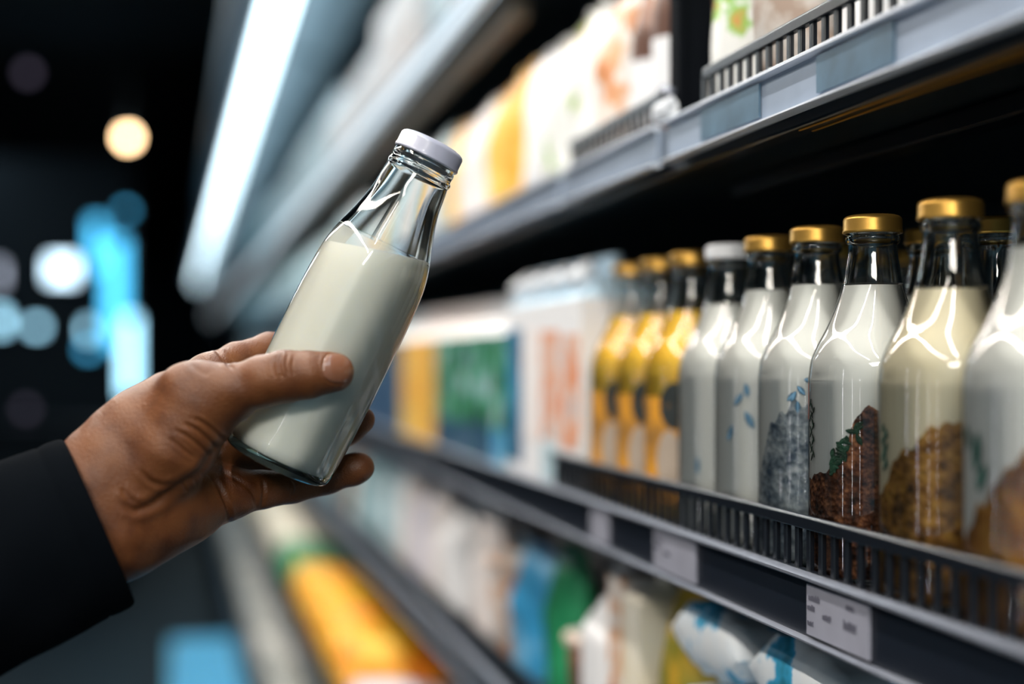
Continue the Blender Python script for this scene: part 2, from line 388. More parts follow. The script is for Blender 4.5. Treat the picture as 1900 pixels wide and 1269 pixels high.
pB('under_lip', MB().box(0.397, 0.416, Y0, Y1, CAMZ + 0.1508, CAMZ + 0.165), M['black_plastic'], bevel=0.002)
pB('cross_bar', MB().box(0.505, 0.53, Y0, 1.25, CAMZ + 0.150, CAMZ + 0.164), M['black_plastic'], bevel=0.002)
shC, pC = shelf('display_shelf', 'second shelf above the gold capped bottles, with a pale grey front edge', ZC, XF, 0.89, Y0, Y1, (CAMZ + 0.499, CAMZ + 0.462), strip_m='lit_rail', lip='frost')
pC('under_bar', MB().box(0.43, 0.455, 1.83, 6.0, CAMZ + 0.446, CAMZ + 0.4705), M['brown_bar'], bevel=0.004)  # warm bar paints the light bounced onto the shelf's underside
shE, pE = shelf('display_shelf', 'dark shelf of bags and jugs directly below the gold capped bottles', ZE, XF, 0.89, Y0, Y1, (CAMZ - 0.405, CAMZ - 0.447), fence=(0.3935, CAMZ - 0.368, CAMZ - 0.402, ypx(1400), 3.2))
ZF = CAMZ - 0.72
shF, pF = shelf('display_shelf', 'low shelf holding flat yellow and cream bags', ZF, 0.30, 0.89, Y0, Y1, (CAMZ - 0.70, CAMZ - 0.74), strip_m='dark_strip', lip='dark_strip')
ZG = 0.38
gd = empty('bottom_deck', (0.3, 0, 0.302), 'lowest deck tray of the case with grey bags', 'tray')
o = MB().extr([(0.20, 0.302), (0.895, 0.302), (0.895, 0.372), (0.215, 0.372), (0.21, 0.42), (0.20, 0.42)], Y0, Y1).build('tray_body', M['canopy'], gd); o.location = (-0.3, 0, -0.302)

# ------------------------------------------------------------------ bottles standing on the shelf
SB = [(0, .034), (.002, .039), (.006, .0405), (.012, .041), (.060, .041), (.125, .041), (.134, .0407), (.145, .039), (.155, .0348), (.166, .0290), (.180, .0232),
      (.193, .0192), (.205, .0172), (.214, .0158), (.219, .0156)]
SBF = refine(SB, 4) + [(.2205, .0170), (.2225, .0174), (.2240, .0170), (.2255, .0160), (.2370, .0160)]
def cap_prof(r, z0, z1):
    h = z1 - z0
    return [(z0, r * 0.90), (z0, r * 0.985), (z0 + h * .06, r * 1.005), (z0 + h * .16, r), (z0 + h * .22, r * .985), (z0 + h * .74, r * .985), (z0 + h * .86, r * .955), (z0 + h * .95, r * .885), (z0 + h, r * .78), (z0 + h * .985, r * .70), (z0 + h * .955, r * .66)]
GL = {}
def sb_glass(level):
    if level not in GL:
        l0 = min(level + .001, .2185)
        lo_ = [p for p in SBF if p[0] < l0] + [(l0, interp(SBF, l0))]; hi_ = [(l0, interp(SBF, l0))] + [p for p in SBF if p[0] > l0]
        iw = [(.2365, .0130), (.2205, .0132)] + [(z, r - .0024) for z, r in reversed([p for p in SBF if l0 < p[0] < .2195])] + [(l0, interp(SBF, l0) - .0024)]
        GL[level] = MB().lathe(lo_, 64, 0, cap0=True).lathe(hi_ + iw, 64, 1).mesh('bottle_glass', [M['glass'], M['glass_neck']], 40)
    return GL[level]
SB_CAP = {k: MB().lathe(cap_prof(.0191, .2262, .2380), 56, cap1=True).mesh('cap_' + k, M[k], 35) for k in ('gold', 'white_cap')}
def fill_mesh(prof, z0, z1, gap, m, n=64):
    p = [(z0 + .001, interp(prof, z0 + .001) - gap - .002)] + [(z, interp(prof, z) - gap) for z in np.linspace(z0 + .003, z1, 34)]
    return MB().lathe(p, n, cap0=True, cap1=True).mesh('fill', m, 50)
FILL = {}
def bottle(px, X, label, cap='gold', fill='milk_white', level=.190, group=None, bz=ZA, name='milk_bottle'):
    t = empty(name, (X, YX(px, X), bz + .0004), label, 'bottle', group)
    link('glass_body', sb_glass(level), t)
    link('screw_cap', SB_CAP[cap], t)
    key = (fill, level)
    if key not in FILL: FILL[key] = fill_mesh(SBF, .0055, level, .0011, M[fill])
    link('milk_fill' if 'juice' not in fill else 'juice_fill', FILL[key], t)
    # local frame of the camera-facing side
    v = Vector((t.location.x, t.location.y, 0)).normalized()
    return t, v
def face_dir(v, tt):                        # tt: -1 .. 1 across the visible face
    r = Vector((v.y, -v.x, 0))
    return (-v * math.sqrt(max(0, 1 - tt * tt)) + r * tt)
def mound(t, v, pts, m, name, R=.0404, seed=1, lump=.003):
    """granular heap against the inside of the glass; pts: (across, height) of its top edge"""
    rnd = np.random.RandomState(seed); n, rows = 110, 40
    ph = rnd.rand(12) * 6.28; ms = rnd.randint(3, 30, 12)
    vs = []; fs = []
    r = Vector((v.y, -v.x, 0))
    for k in range(n):
        a = 2 * math.pi * k / n
        d = -v * math.cos(a) + r * math.sin(a); s = math.sin(a)
        h = np.interp(s, [p[0] for p in pts], [p[1] for p in pts])
        h += lump * sum(math.sin(ms[i] * a + ph[i]) for i in range(12)) / 4
        for j in range(rows):
            f = j / (rows - 1); z = .008 + (h - .008) * f
            inset = .0016 * max(0, (f - .92) / .08) ** 2
            vs.append(tuple(d * (R - inset)) [:2] + (z,))
    for k in range(n):
        k2 = (k + 1) % n
        for j in range(rows - 1): fs.append((k * rows + j, k2 * rows + j, k2 * rows + j + 1, k * rows + j + 1))
    c = len(vs); vs.append((0, 0, float(np.mean([p[1] for p in pts])))); fs += [(c, k * rows + rows - 1, ((k + 1) % n) * rows + rows - 1) for k in range(n)]
    c2 = len(vs); vs.append((0, 0, .008)); fs += [(c2, ((k + 1) % n) * rows, k * rows) for k in range(n)]
    return MB().add(vs, fs).build(name, m, t, 60)
def leaves(t, v, items, m, name, R=.0407):
    """items: (across, z, length, width, angle) small blades lying against the glass"""
    mb = MB()
    for (tt, z, L, w, ang) in items:
        ca, sa = math.cos(ang), math.sin(ang); N = 5; vs = []; fs = []
        for i in range(N + 1):
            f = i / N; ww = w * math.sin(math.pi * min(0.97, f * 0.94 + 0.03)) ** 0.8
            for q in (-1, 0, 1):
                u = (f - .5) * L * ca - q * ww * .5 * sa; zz = z + (f - .5) * L * sa + q * ww * .5 * ca
                a0 = math.asin(max(-.999, min(.999, tt))) + u / R
                d = face_dir(v, math.sin(a0)) if abs(a0) < 1.57 else face_dir(v, math.copysign(.9999, a0))
                p = d * (R + (0.0002 if q == 0 else 0)); vs.append((p.x, p.y, zz))
        for i in range(N):
            for q in range(2): fs.append((i * 3 + q, i * 3 + q + 1, (i + 1) * 3 + q + 1, (i + 1) * 3 + q))
        mb.add(vs, fs)
    o = mb.build(name, m, t); md = o.modifiers.new('s', 'SOLIDIFY'); md.thickness = .0003; md.offset = 0
    return o
XB = .438
def sz(py, px, X=XB): return ZX(px, py, X) - ZA
G1 = 'gold capped milk bottles in the front row'
t, v = bottle(1352, XB, 'milk bottle with the only white cap on the guarded shelf, full of plain white milk', cap='white_cap', level=.189)
leaves(t, v, [(.55, .10, .016, .005, 1.4), (.4, .082, .012, .004, 1.9), (.62, .07, .014, .005, 1.3), (-.6, .06, .012, .004, 1.6)], M['leaf_blue'], 'floral_print')
t, v = bottle(1427, XB, 'gold capped white milk bottle standing next to the white capped one, faint blue print', level=.197)
leaves(t, v, [(-.55, .115, .012, .005, .9), (-.35, .100, .014, .006, 2.1), (-.7, .09, .012, .005, 1.2), (-.4, .122, .010, .005, 1.8), (.6, .10, .018, .006, 1.5), (.5, .075, .014, .006, 1.8), (-.05, .085, .010, .005, .6)], M['leaf_blue'], 'floral_print')
t, v = bottle(1516, XB, 'gold capped milk bottle with grey blue speckled grains settled in its lower half', level=.197)
mound(t, v, [(-1, .06), (-.85, .095), (-.6, .114), (-.2, .122), (.3, .122), (1, .10)], M['speckle'], 'grain_fill', seed=5, lump=.004)
leaves(t, v, [(-.45 + .25 * random.random() + .5 * (i % 3) * .6, (.112 + .022 * random.random()), .008, .004, random.random() * 3) for i in range(12)], M['leaf_blue'], 'floral_print')
t, v = bottle(1619, XB, 'sharp gold capped milk bottle with dark brown cocoa crumbs and green herbs at its bottom', level=.1926)
mound(t, v, [(-1, .068), (-.8, .076), (-.62, .084), (-.50, .084), (-.42, .088), (-.33, .105), (-.24, .113), (-.1, .117), (.2, .119), (.6, .118), (1, .115)], M['cocoa'], 'cocoa_fill', seed=2, lump=.0022)
items = []
for i in range(15):
    z = .082 + .0025 * i; items.append((-.93 + .025 * math.sin(i * 1.7), z, .0055, .0014, 1.57 + (.55 if i % 2 else -.55)))
leaves(t, v, items, M['leaf'], 'herb_sprig')
rr = random.Random(4); items = []
for i in range(34):
    u = rr.random(); items.append((-.62 + .44 * u, .079 + .022 * u + rr.uniform(-.006, .007), rr.uniform(.004, .008), rr.uniform(.002, .0038), rr.random() * 3.1))
leaves(t, v, items, M['leaf'], 'parsley_leaves', .0408)
leaves(t, v, [(-.985, .118, .024, .003, 1.55)], M['red_stem'], 'red_stem')
t, v = bottle(1764, XB, 'gold capped bottle of cream milk with a golden granola heap at its bottom', level=.1858, fill='milk_cream')
mound(t, v, [(-1, .065), (-.9, .075), (-.78, .091), (-.6, .098), (-.48, .098), (-.43, .107), (-.3, .112), (-.1, .113), (.4, .113), (1, .11)], M['granola'], 'granola_fill', seed=3, lump=.0022)
items = [(-.90 + .03 * math.sin(i * 2.1), .083 + .0028 * i, .006, .0022, 1.57 + (.5 if i % 2 else -.5)) for i in range(9)]
leaves(t, v, items, M['leaf_teal'], 'herb_sprig')
t, v = bottle(1938, XB, 'blurred bottle cut by the photo edge, with apricot coloured crumbs and a green leaf', level=.2035)
mound(t, v, [(-1, .05), (-.8, .072), (-.55, .088), (-.3, .10), (0, .112), (.5, .115), (1, .11)], M['apricot'], 'crumb_fill', seed=9, lump=.003)
leaves(t, v, [(-.80, .098, .020, .007, 1.5), (-.92, .105, .012, .005, 1.8), (-.74, .085, .015, .006, 1.2)], M['leaf_teal'], 'herb_leaf')
bottle(1562, .528, 'gold capped milk bottle in the second row, glimpsed left of the cocoa bottle', level=.19)
bottle(1695, .62, 'gold capped milk bottle in the third row, between the cocoa and granola bottles', level=.19)
bottle(1850, .522, 'gold capped bottle in the second row with a low fill, right of the granola bottle', level=.150)

t, v = bottle(1765, .522, 'gold capped milk bottle in the second row, seen through the neck of the granola bottle', level=.19); t.location.y = .9167

# yellow juice bottles
M['juice_yellow'] = mat('juice_yellow', (0.80, 0.50, 0.06), 0.4, cols=[(0.3, (0.88, 0.50, 0.03)), (0.7, (0.90, 0.62, 0.08))], scale=25)
M['juice_label'] = mat('juice_label', (0.45, 0.24, 0.05), 0.5, cols=[(0.35, (0.22, 0.11, 0.03)), (0.62, (0.62, 0.27, 0.02))], scale=28)
M['dark_seal'] = mat('dark_seal', (0.015, 0.02, 0.02), 0.5)
M['pale_label'] = mat('pale_label', (0.36, 0.29, 0.23), 0.5)
for px, lb in ((1283, 'yellow juice bottle beside the white capped milk bottle'), (1226, 'yellow juice bottle in the middle of the three gold capped juices'), (1172, 'yellow juice bottle beside the white cartons, farthest of the three juices')):
    t, v = bottle(px, XB, lb, fill='juice_yellow', level=.186, name='juice_bottle', group='yellow juice bottles on the guarded shelf')
    ms = MB()
    N = 24
    vs = []; fs = []
    for i in range(N + 1):
        d = face_dir(v, -.98 + 1.96 * i / N)
        for z in (.02, .112): p = d * .0413; vs.append((p.x, p.y, z))
    fs = [(2 * i, 2 * i + 2, 2 * i + 3, 2 * i + 1) for i in range(N)]
    o = MB().add(vs, fs).build('paper_label', M['juice_label'], t); md = o.modifiers.new('s', 'SOLIDIFY'); md.thickness = .0003
    for nm, mm, tt, z, rx, rz in (('dark_emblem', 'dark_seal', -.35, .105, .30, .020), ('pale_panel', 'pale_label', -.45, .058, .26, .026)):
        vs = [tuple(face_dir(v, tt) * .0419)[:2] + (z,)]
        for k in range(20):
            a = 2 * math.pi * k / 20; p = face_dir(v, tt + rx * math.cos(a)) * .0419; vs.append((p.x, p.y, z + rz * math.sin(a)))
        x = MB().add(vs, [(0, 1 + k, 1 + (k + 1) % 20) for k in range(20)]).build(nm, M[mm], o); md = x.modifiers.new('s', 'SOLIDIFY'); md.thickness = .0003

# ------------------------------------------------------------------ the bottle held in the hand
HB = [(0, .0325), (.0018, .0350), (.007, .0364), (.018, .0375), (.045, .0385), (.080, .0388), (.115, .0384), (.135, .0375), (.147, .0360), (.157, .0335), (.168, .0297), (.180, .0259),
      (.190, .0234), (.200, .0222), (.207, .0213)]
HBF = refine(HB, 5)
NECK = [(.2085, .0219), (.2095, .0222), (.2105, .0219), (.2115, .0211), (.2135, .0209), (.2150, .0213), (.2165, .0213), (.218, .0207), (.2265, .0205)]
ax = (RIGHT * .4416 + UP * .8972).normalized(); axx = (RIGHT * .8972 - UP * .4416).normalized(); axy = ax.cross(axx)
HBASE = W(512, 860, D0)
hb = empty('milk_bottle', HBASE, 'tilted glass bottle of milk with a pale grey cap, held in the hand', 'bottle')
hb.rotation_mode = 'QUATERNION'; hb.rotation_quaternion = Matrix((axx, axy, ax)).transposed().to_quaternion()
def ridge(a, z):                          # seven softly rounded sides
    u = 2 * math.pi / 7; t = (a + math.pi / 2 + math.radians(2) + u / 2) % u - u / 2      # distance from the nearest edge
    w = min(1, max(0, (z - .006) / .02)) * min(1, max(0, (.203 - z) / .03))
    poly = math.cos(u / 2) / math.cos(u / 2 - abs(t))
    e = max(0, 1 - abs(t) / .10); poly -= .010 * e * e
    return 1 - .34 * w * (1 - poly)
SPL = .158                               # above this the wall is built with its inner face
low = [p for p in HBF if p[0] < SPL] + [(SPL, interp(HBF, SPL))]
up_ = [(SPL, interp(HBF, SPL))] + [p for p in HBF if p[0] > SPL] + NECK
inn = [(z, r - .0024) for z, r in reversed([p for p in HBF if p[0] > SPL] + [(.2085, .0207), (.2265, .0205)])] + [(SPL, interp(HBF, SPL) - .0024)]
g = MB().lathe([p for p in low if p[0] >= .006], 168, 0, fac=ridge)
g.lathe(up_ + inn, 168, 1, fac=ridge)
g.lathe([p for p in low if p[0] < .0075], 168, 2, cap0=True, fac=ridge)
g.build('glass_body', [M['glass'], M['glass_neck'], M['glass_base']], hb, 40)
cp = MB().lathe(cap_prof(.0222, .2188, .2312), 64, cap1=True).build('screw_cap', M['lilac_cap'], hb, 35)
n, rows = 168, 40; vs = []; fs = []
for k in range(n):
    a = 2 * math.pi * k / n; c = math.cos(a); zt = .150
    for _ in range(8): zt = .1505 + .25 * (interp(HBF, zt) - .0006) * c
    for j in range(rows):
        f = j / (rows - 1); z = .0062 + (zt - .0062) * f
        r = interp(HBF, z) - (.0007 if z < SPL else .0028)
        if j == 0: r -= .002
        q = ridge(a, z); vs.append((r * q * c, r * q * math.sin(a), z + (.0008 if j == rows - 1 else 0)))
for k in range(n):
    k2 = (k + 1) % n
    for j in range(rows - 1): fs.append((k * rows + j, k2 * rows + j, k2 * rows + j + 1, k * rows + j + 1))
vs += [(0, 0, .1505), (0, 0, .0062)]; c = len(vs)
fs += [(c - 2, k * rows + rows - 1, ((k + 1) % n) * rows + rows - 1) for k in range(n)] + [(c - 1, ((k + 1) % n) * rows, k * rows) for k in range(n)]
MB().add(vs, fs).build('milk_fill', M['milk'], hb, 50)

# ------------------------------------------------------------------ the hand: one continuous skin grown as a distance field (camera frame, mm)
def P(px, py, d): return np.array([(px - CX) / F * d, (HY - py) / F * d, d])
def cone(p, a, b, r1, r2):
    ab = b - a; h = np.clip(((p - a) @ ab) / (ab @ ab), 0, 1)
    return np.linalg.norm(p - a - h[..., None] * ab, axis=-1) - (r1 + (r2 - r1) * h)
def ell(p, c, ra, rots=None):
    q = (p - c)
    if rots is not None: q = q @ rots
    k0 = np.linalg.norm(q / ra, axis=-1); k1 = np.linalg.norm(q / (ra * ra), axis=-1)
    return k0 * (k0 - 1) / np.maximum(k1, 1e-9)
def smin(a, b, k):
    h = np.maximum(k - np.abs(a - b), 0) / k
    return np.minimum(a, b) - h * h * k * .25
def chain(p, pts, k=3):
    d = None
    for (a, b) in zip(pts, pts[1:]):
        c = cone(p, P(*a[:3]), P(*b[:3]), a[3], b[3]); d = c if d is None else smin(d, c, k)
    return d
bo = P(512, 860, 918.0); bu = np.array([.4416, .8972, 0]) / np.linalg.norm([.4416, .8972])
HBmm = np.array(HBF + NECK) * 1000
def bottle_d(p):
    q = p - bo; s = q @ bu; rad = np.linalg.norm(q - s[..., None] * bu, axis=-1)
    return np.maximum(rad - np.interp(s, HBmm[:, 0], HBmm[:, 1]), -s)
HAND = dict(
  wrist=[[(60, 962, 850, 25), (205, 868, 872, 25.5), (262, 815, 882, 24)],
         [(203, 864, 874, 25), (270, 806, 880, 26), (332, 757, 885, 24.6)],
         [(60, 1080, 848, 25), (215, 1000, 868, 24.5), (300, 955, 884, 23)],
         [(60, 1020, 850, 27), (210, 935, 872, 27), (290, 880, 890, 24)]],
  palm=[[(240, 838, 888, 23), (310, 768, 905, 21), (388, 700, 928, 15)],
        [(250, 880, 895, 22), (390, 760, 946, 14)],
        [(250, 930, 895, 23), (405, 835, 950, 15)],
        [(245, 985, 886, 24), (345, 945, 905, 20.5), (425, 915, 925, 15.5)]],
  thenar=[[(250, 900, 872, 24), (315, 828, 872, 26), (350, 752, 869, 19.5), (362, 722, 868, 15.5)],
          [(355, 790, 872, 19), (385, 762, 872, 17), (430, 738, 873, 13.5)]],
  thumb=[(350, 724, 868, 16), (430, 724, 867, 15.4), (490, 707, 866, 15.0), (528, 699, 866, 15.6), (575, 695, 867, 13.8), (610, 691, 869, 12.0), (623, 690, 870, 11.0)],
  index=[(388, 696, 932, 13), (440, 668, 952, 11.5), (500, 648, 968, 11), (545, 648, 973, 10.5), (610, 664, 968, 9.5), (648, 680, 962, 8.5)],
  middle=[(392, 755, 948, 13), (520, 735, 978, 11), (600, 728, 974, 9.8), (655, 724, 962, 8.5)],
  ring=[(405, 850, 946, 14), (490, 856, 970, 12.5), (580, 838, 976, 11), (648, 797, 961, 9.4), (671, 779, 953, 8.8)],
  pinky=[(420, 918, 926, 15), (480, 909, 938, 12.4), (545, 902, 950, 11.0), (610, 887, 955, 10.0), (655, 871, 955, 10.2), (666, 867, 955, 10.0)])
def hand_d(p):
    palm = None
    for key in ('wrist', 'palm'):
        for c in HAND[key]:
            d = chain(p, c, 8); palm = d if palm is None else smin(palm, d, 16)
    th = None
    for c in HAND['thenar']:
        d = chain(p, c, 10); th = d if th is None else smin(th, d, 12)
    th = smin(th, chain(p, HAND['thumb'], 4), 9)
    fi = None
    for k in ('index', 'middle', 'ring', 'pinky'):
        d = chain(p, HAND[k], 4); fi = d if fi is None else smin(fi, d, 1.2)
    d = smin(palm, fi, 9)
    d = smin(d, th, 8)
    b = -(bottle_d(p) - .35); k = 1.2
    h = np.maximum(k - np.abs(d - b), 0) / k
    return np.maximum(d, b) + h * h * k * .25
def surface(fun, lo, hi, st):
    xs = [np.arange(lo[i], hi[i], st) for i in range(3)]
    f = np.empty([len(x) for x in xs], np.float32)
    yy, zz = np.meshgrid(xs[1], xs[2], indexing='ij')
    for i, x in enumerate(xs[0]):
        f[i] = fun(np.stack([np.full(yy.shape, x), yy, zz], -1))
    ins = f < 0
    n = ins[:-1, :-1, :-1].astype(np.int8).copy()
    tot = np.zeros(n.shape, np.int8)
    for a in (0, 1):
        for b in (0, 1):
            for c in (0, 1): tot += ins[a:a + n.shape[0], b:b + n.shape[1], c:c + n.shape[2]]
    act = (tot > 0) & (tot < 8)
    idx = -np.ones(n.shape, np.int64); cells = np.argwhere(act); idx[act] = np.arange(len(cells))
    acc = np.zeros((len(cells), 3)); cnt = np.zeros(len(cells))
    cor = [(a, b, c) for a in (0, 1) for b in (0, 1) for c in (0, 1)]
    for A in cor:
        for ax_ in range(3):
            if A[ax_] == 0:
                B = list(A); B[ax_] = 1
                fa = f[tuple((cells + A).T)]; fb = f[tuple((cells + B).T)]
                s = (fa < 0) != (fb < 0); t = np.where(s, fa / np.where(fa == fb, 1, fa - fb), 0)
                pos = np.array(A)[None] + t[:, None] * (np.array(B) - np.array(A))[None]
                acc[s] += pos[s]; cnt[s] += 1
    v = np.array(lo) + (cells + acc / cnt[:, None]) * st
    quads = []
    for ax_ in range(3):
        o1, o2 = (ax_ + 1) % 3, (ax_ + 2) % 3
        sl0 = [slice(1, -1)] * 3; sl1 = [slice(1, -1)] * 3; sl0[ax_] = slice(0, -1); sl1[ax_] = slice(1, None)
        a = ins[tuple(sl0)]; b = ins[tuple(sl1)]
        e = np.argwhere(a != b); base = e + 1; base[:, ax_] -= 1
        sgn = a[tuple(e.T)]
        def ci(d1, d2):
            q = base.copy(); q[:, o1] -= d1; q[:, o2] -= d2; return idx[tuple(q.T)]
        q = np.stack([ci(1, 1), ci(0, 1), ci(0, 0), ci(1, 0)], 1)
        q[~sgn] = q[~sgn][:, ::-1]; quads.append(q)
    return v, np.concatenate(quads)
def grad(fun, v, e=.3):
    g = np.stack([fun(v + np.eye(3)[i] * e) - fun(v - np.eye(3)[i] * e) for i in range(3)], 1)
    return g / np.maximum(np.linalg.norm(g, axis=1, keepdims=True), 1e-9)
hv, hq = surface(hand_d, (-302, -158, 812), (-82, 30, 1004), 1.5)
me = bpy.data.meshes.new('hand'); me.from_pydata(hv.tolist(), [], hq.tolist())
bm = bmesh.new(); bm.from_mesh(me)
bmesh.ops.subdivide_edges(bm, edges=bm.edges, cuts=1, use_grid_fill=True)
bm.to_mesh(me); bm.free()
hv = np.array([v.co for v in me.vertices])
for _ in range(3):
    d = hand_d(hv); hv = hv - grad(hand_d, hv) * d[:, None] * .8
hn = grad(hand_d, hv)
proj = np.stack([CX + hv[:, 0] / hv[:, 2] * F, HY - hv[:, 1] / hv[:, 2] * F], 1)
front = np.clip(-hn[:, 2] * 2 + .3, 0, 1)
near = (hv[:, 2] < 938)
disp = np.zeros(len(hv))
def crease(pts, width, depth, zlim=938, end=True):
    """a skin fold: pulls the surface in along a line, with soft shoulders"""
    global disp
    pts = np.array(refine_np(pts)); best = np.full(len(hv), 1e9); tt = np.zeros(len(hv))
    for i, (a, b) in enumerate(zip(pts, pts[1:])):
        ab = b - a; h = np.clip(((proj - a) @ ab) / (ab @ ab), 0, 1); d = np.linalg.norm(proj - a - h[:, None] * ab, axis=1)
        m = d < best; best[m] = d[m]; tt[m] = (i + h[m]) / (len(pts) - 1)
    fade = np.clip(np.minimum(tt, 1 - tt) * 5 + .12, 0, 1) if end else 1
    w = width
    prof = np.exp(-(best / w) ** 2) - .32 * np.exp(-((best - 2.1 * w) / (w * 1.1)) ** 2)
    disp -= depth * prof * fade * front * (hv[:, 2] < zlim)
def refine_np(pts, sub=4):
    out = refine([(p[0], p[1]) for p in pts], sub) if False else []
    Q = [Vector((p[0], p[1])) for p in pts]
    for i in range(len(Q) - 1):
        p0, p1, p2, p3 = Q[max(i - 1, 0)], Q[i], Q[i + 1], Q[min(i + 2, len(Q) - 1)]
        for k in range(sub):
            t = k / sub
            q = 0.5 * ((2 * p1) + (p2 - p0) * t + (2 * p0 - 5 * p1 + 4 * p2 - p3) * t * t + (3 * p1 - p0 - 3 * p2 + p3) * t ** 3)
            out.append((q.x, q.y))
    out.append((Q[-1].x, Q[-1].y)); return out
for pts, w, dp in [
    ([(228, 930), (250, 945), (281, 937), (318, 912), (345, 895), (372, 876), (390, 850), (421, 809)], 8, 1.9),
    ([(384, 880), (404, 898), (417, 925), (425, 950), (424, 975)], 4, 1.6),
    ([(395, 868), (440, 890), (470, 915), (478, 945)], 4, .9),
    ([(487, 890), (490, 915), (484, 945)], 3.5, .9), ([(538, 880), (545, 905), (541, 938)], 3.5, .8),
    ([(360, 775), (385, 790), (410, 812), (420, 822)], 3.5, 1.0), ([(342, 785), (368, 800), (395, 824), (408, 838)], 3.5, 1.1),
    ([(325, 797), (352, 813), (378, 835), (392, 850)], 3.5, .9), ([(312, 812), (335, 830), (360, 850)], 3.5, .6),
    ([(262, 870), (275, 890), (300, 900), (325, 895)], 5, .8), ([(225, 905), (240, 925), (262, 935)], 5, .7),
    ([(340, 900), (346, 912)], 2.5, .7), ([(362, 890), (366, 905)], 2.5, .7), ([(375, 880), (384, 893)], 2.5, .6),
    ([(512, 660), (507, 680), (512, 700)], 3, .55), ([(522, 655), (518, 678), (524, 702)], 3, .7), ([(534, 656), (531, 676), (537, 696)], 3, .6), ([(544, 662), (542, 680), (546, 695)], 3, .4),
    ([(398, 645), (412, 662), (432, 684)], 3.5, 1.5),
    ([(352, 672), (372, 690), (390, 694)], 5, .5),
    ([(640, 657), (612, 655), (601, 668), (603, 690), (612, 708), (636, 713)], 2.2, .55),
    ]: crease(pts, w, dp)
# tendons, knuckle and fine tissue unevenness
disp += .35 * np.sin(hv[:, 0] * .21 + hv[:, 1] * .13) * np.sin(hv[:, 1] * .17 - hv[:, 2] * .11)
hv2 = hv + hn * disp[:, None]
safe = bottle_d(hv2) < .25
hv2[safe] = hv[safe]
CAM2W = np.array([list(RIGHT), list(UP), list(FWD)])
PORG = W(200, 930, 872 / 1000)
def toworld(v): return v / 1000 @ CAM2W + np.array(ORG)
pe = empty('person', PORG, "person's left hand in a dark coat sleeve, holding the tilted milk bottle", 'person')
wv = toworld(hv2) - np.array(PORG)
me.vertices.foreach_set('co', wv.ravel()); me.materials.append(M['skin']); me.shade_smooth()
bm = bmesh.new(); bm.from_mesh(me); bmesh.ops.recalc_face_normals(bm, faces=bm.faces); bm.to_mesh(me); bm.free(); me.update()
hand = link('body', me, pe)
# thumb nail: a curved plate lying on the last joint of the thumb
c = np.array([626., 683.]); e1 = np.array([.985, .17]); e2 = np.array([-.17, .985])
q = proj - c; uu = q @ e1 / 28; ww = q @ e2 / 27
inside = (np.abs(uu) ** 2.6 + np.abs(ww) ** 2.6 < 1) & (hn[:, 2] < .25) & (hv[:, 2] < 890)
ids = {}; nvs = []; nfs = []
for p in me.polygons:
    if all(inside[i] for i in p.vertices):
        f = []
        for i in p.vertices:
            if i not in ids:
                ids[i] = len(nvs); rr_ = (abs(uu[i]) ** 2.6 + abs(ww[i]) ** 2.6)
                nvs.append(tuple(toworld(hv[i] + hn[i] * (.42 - .36 * rr_ ** 8)) - np.array(PORG)))
            f.append(ids[i])
        nfs.append(f)
MB().add(nvs, nfs).build('thumbnail', M['nail'], pe, 60)

# sleeve: cloth tube with a rounded cuff edge, folded back a little
cu0 = P(182, 968, 864); sd = P(-260, 1160, 818) - cu0; L = np.linalg.norm(sd); sd /= L
mj = np.array([140., -300., 0]); mj = P(250, 1120, 864) - P(112, 825, 864); mj -= sd * (mj @ sd); mj /= np.linalg.norm(mj); mn = np.cross(sd, mj)
vs = []; fs = []; n = 96
A0, B0 = 54.0, 43.0
secs = []
for (s, o) in [(40, -5.5), (15, -5.0), (4, -4.4), (1.0, -3.6), (-.6, -2.2), (-.8, -.8), (0.4, .6), (3, 1.5), (9, 1.9), (14, 1.6), (15.5, 1.0), (17, 1.7), (24, 2.2)]: secs.append((s, o))
for s in np.linspace(32, L, 40): secs.append((s, 2.2 + s * .022))
for i, (s, o) in enumerate(secs):
    for k in range(n):
        a = 2 * math.pi * k / n
        wr = (1.3 * math.sin(2 * a + s * .045) * math.sin(s * .05 + a) + .9 * math.sin(5 * a - s * .06)) * min(1, max(0, s - 10) / 60) * 1.6
        sl = 6.0 * math.sin(a + .5) * 0
        p = cu0 + sd * (s + sl) + mj * math.cos(a) * (A0 + o + wr) + mn * math.sin(a) * (B0 + o + wr)
        vs.append(tuple(toworld(p) - np.array(PORG)))
for i in range(len(secs) - 1):
    for k in range(n): fs.append((i * n + k, i * n + (k + 1) % n, (i + 1) * n + (k + 1) % n, (i + 1) * n + k))
fs.append(tuple((len(secs) - 1) * n + k for k in range(n)))
MB().add(vs, fs).build('coat_sleeve', M['coat'], pe, 60)

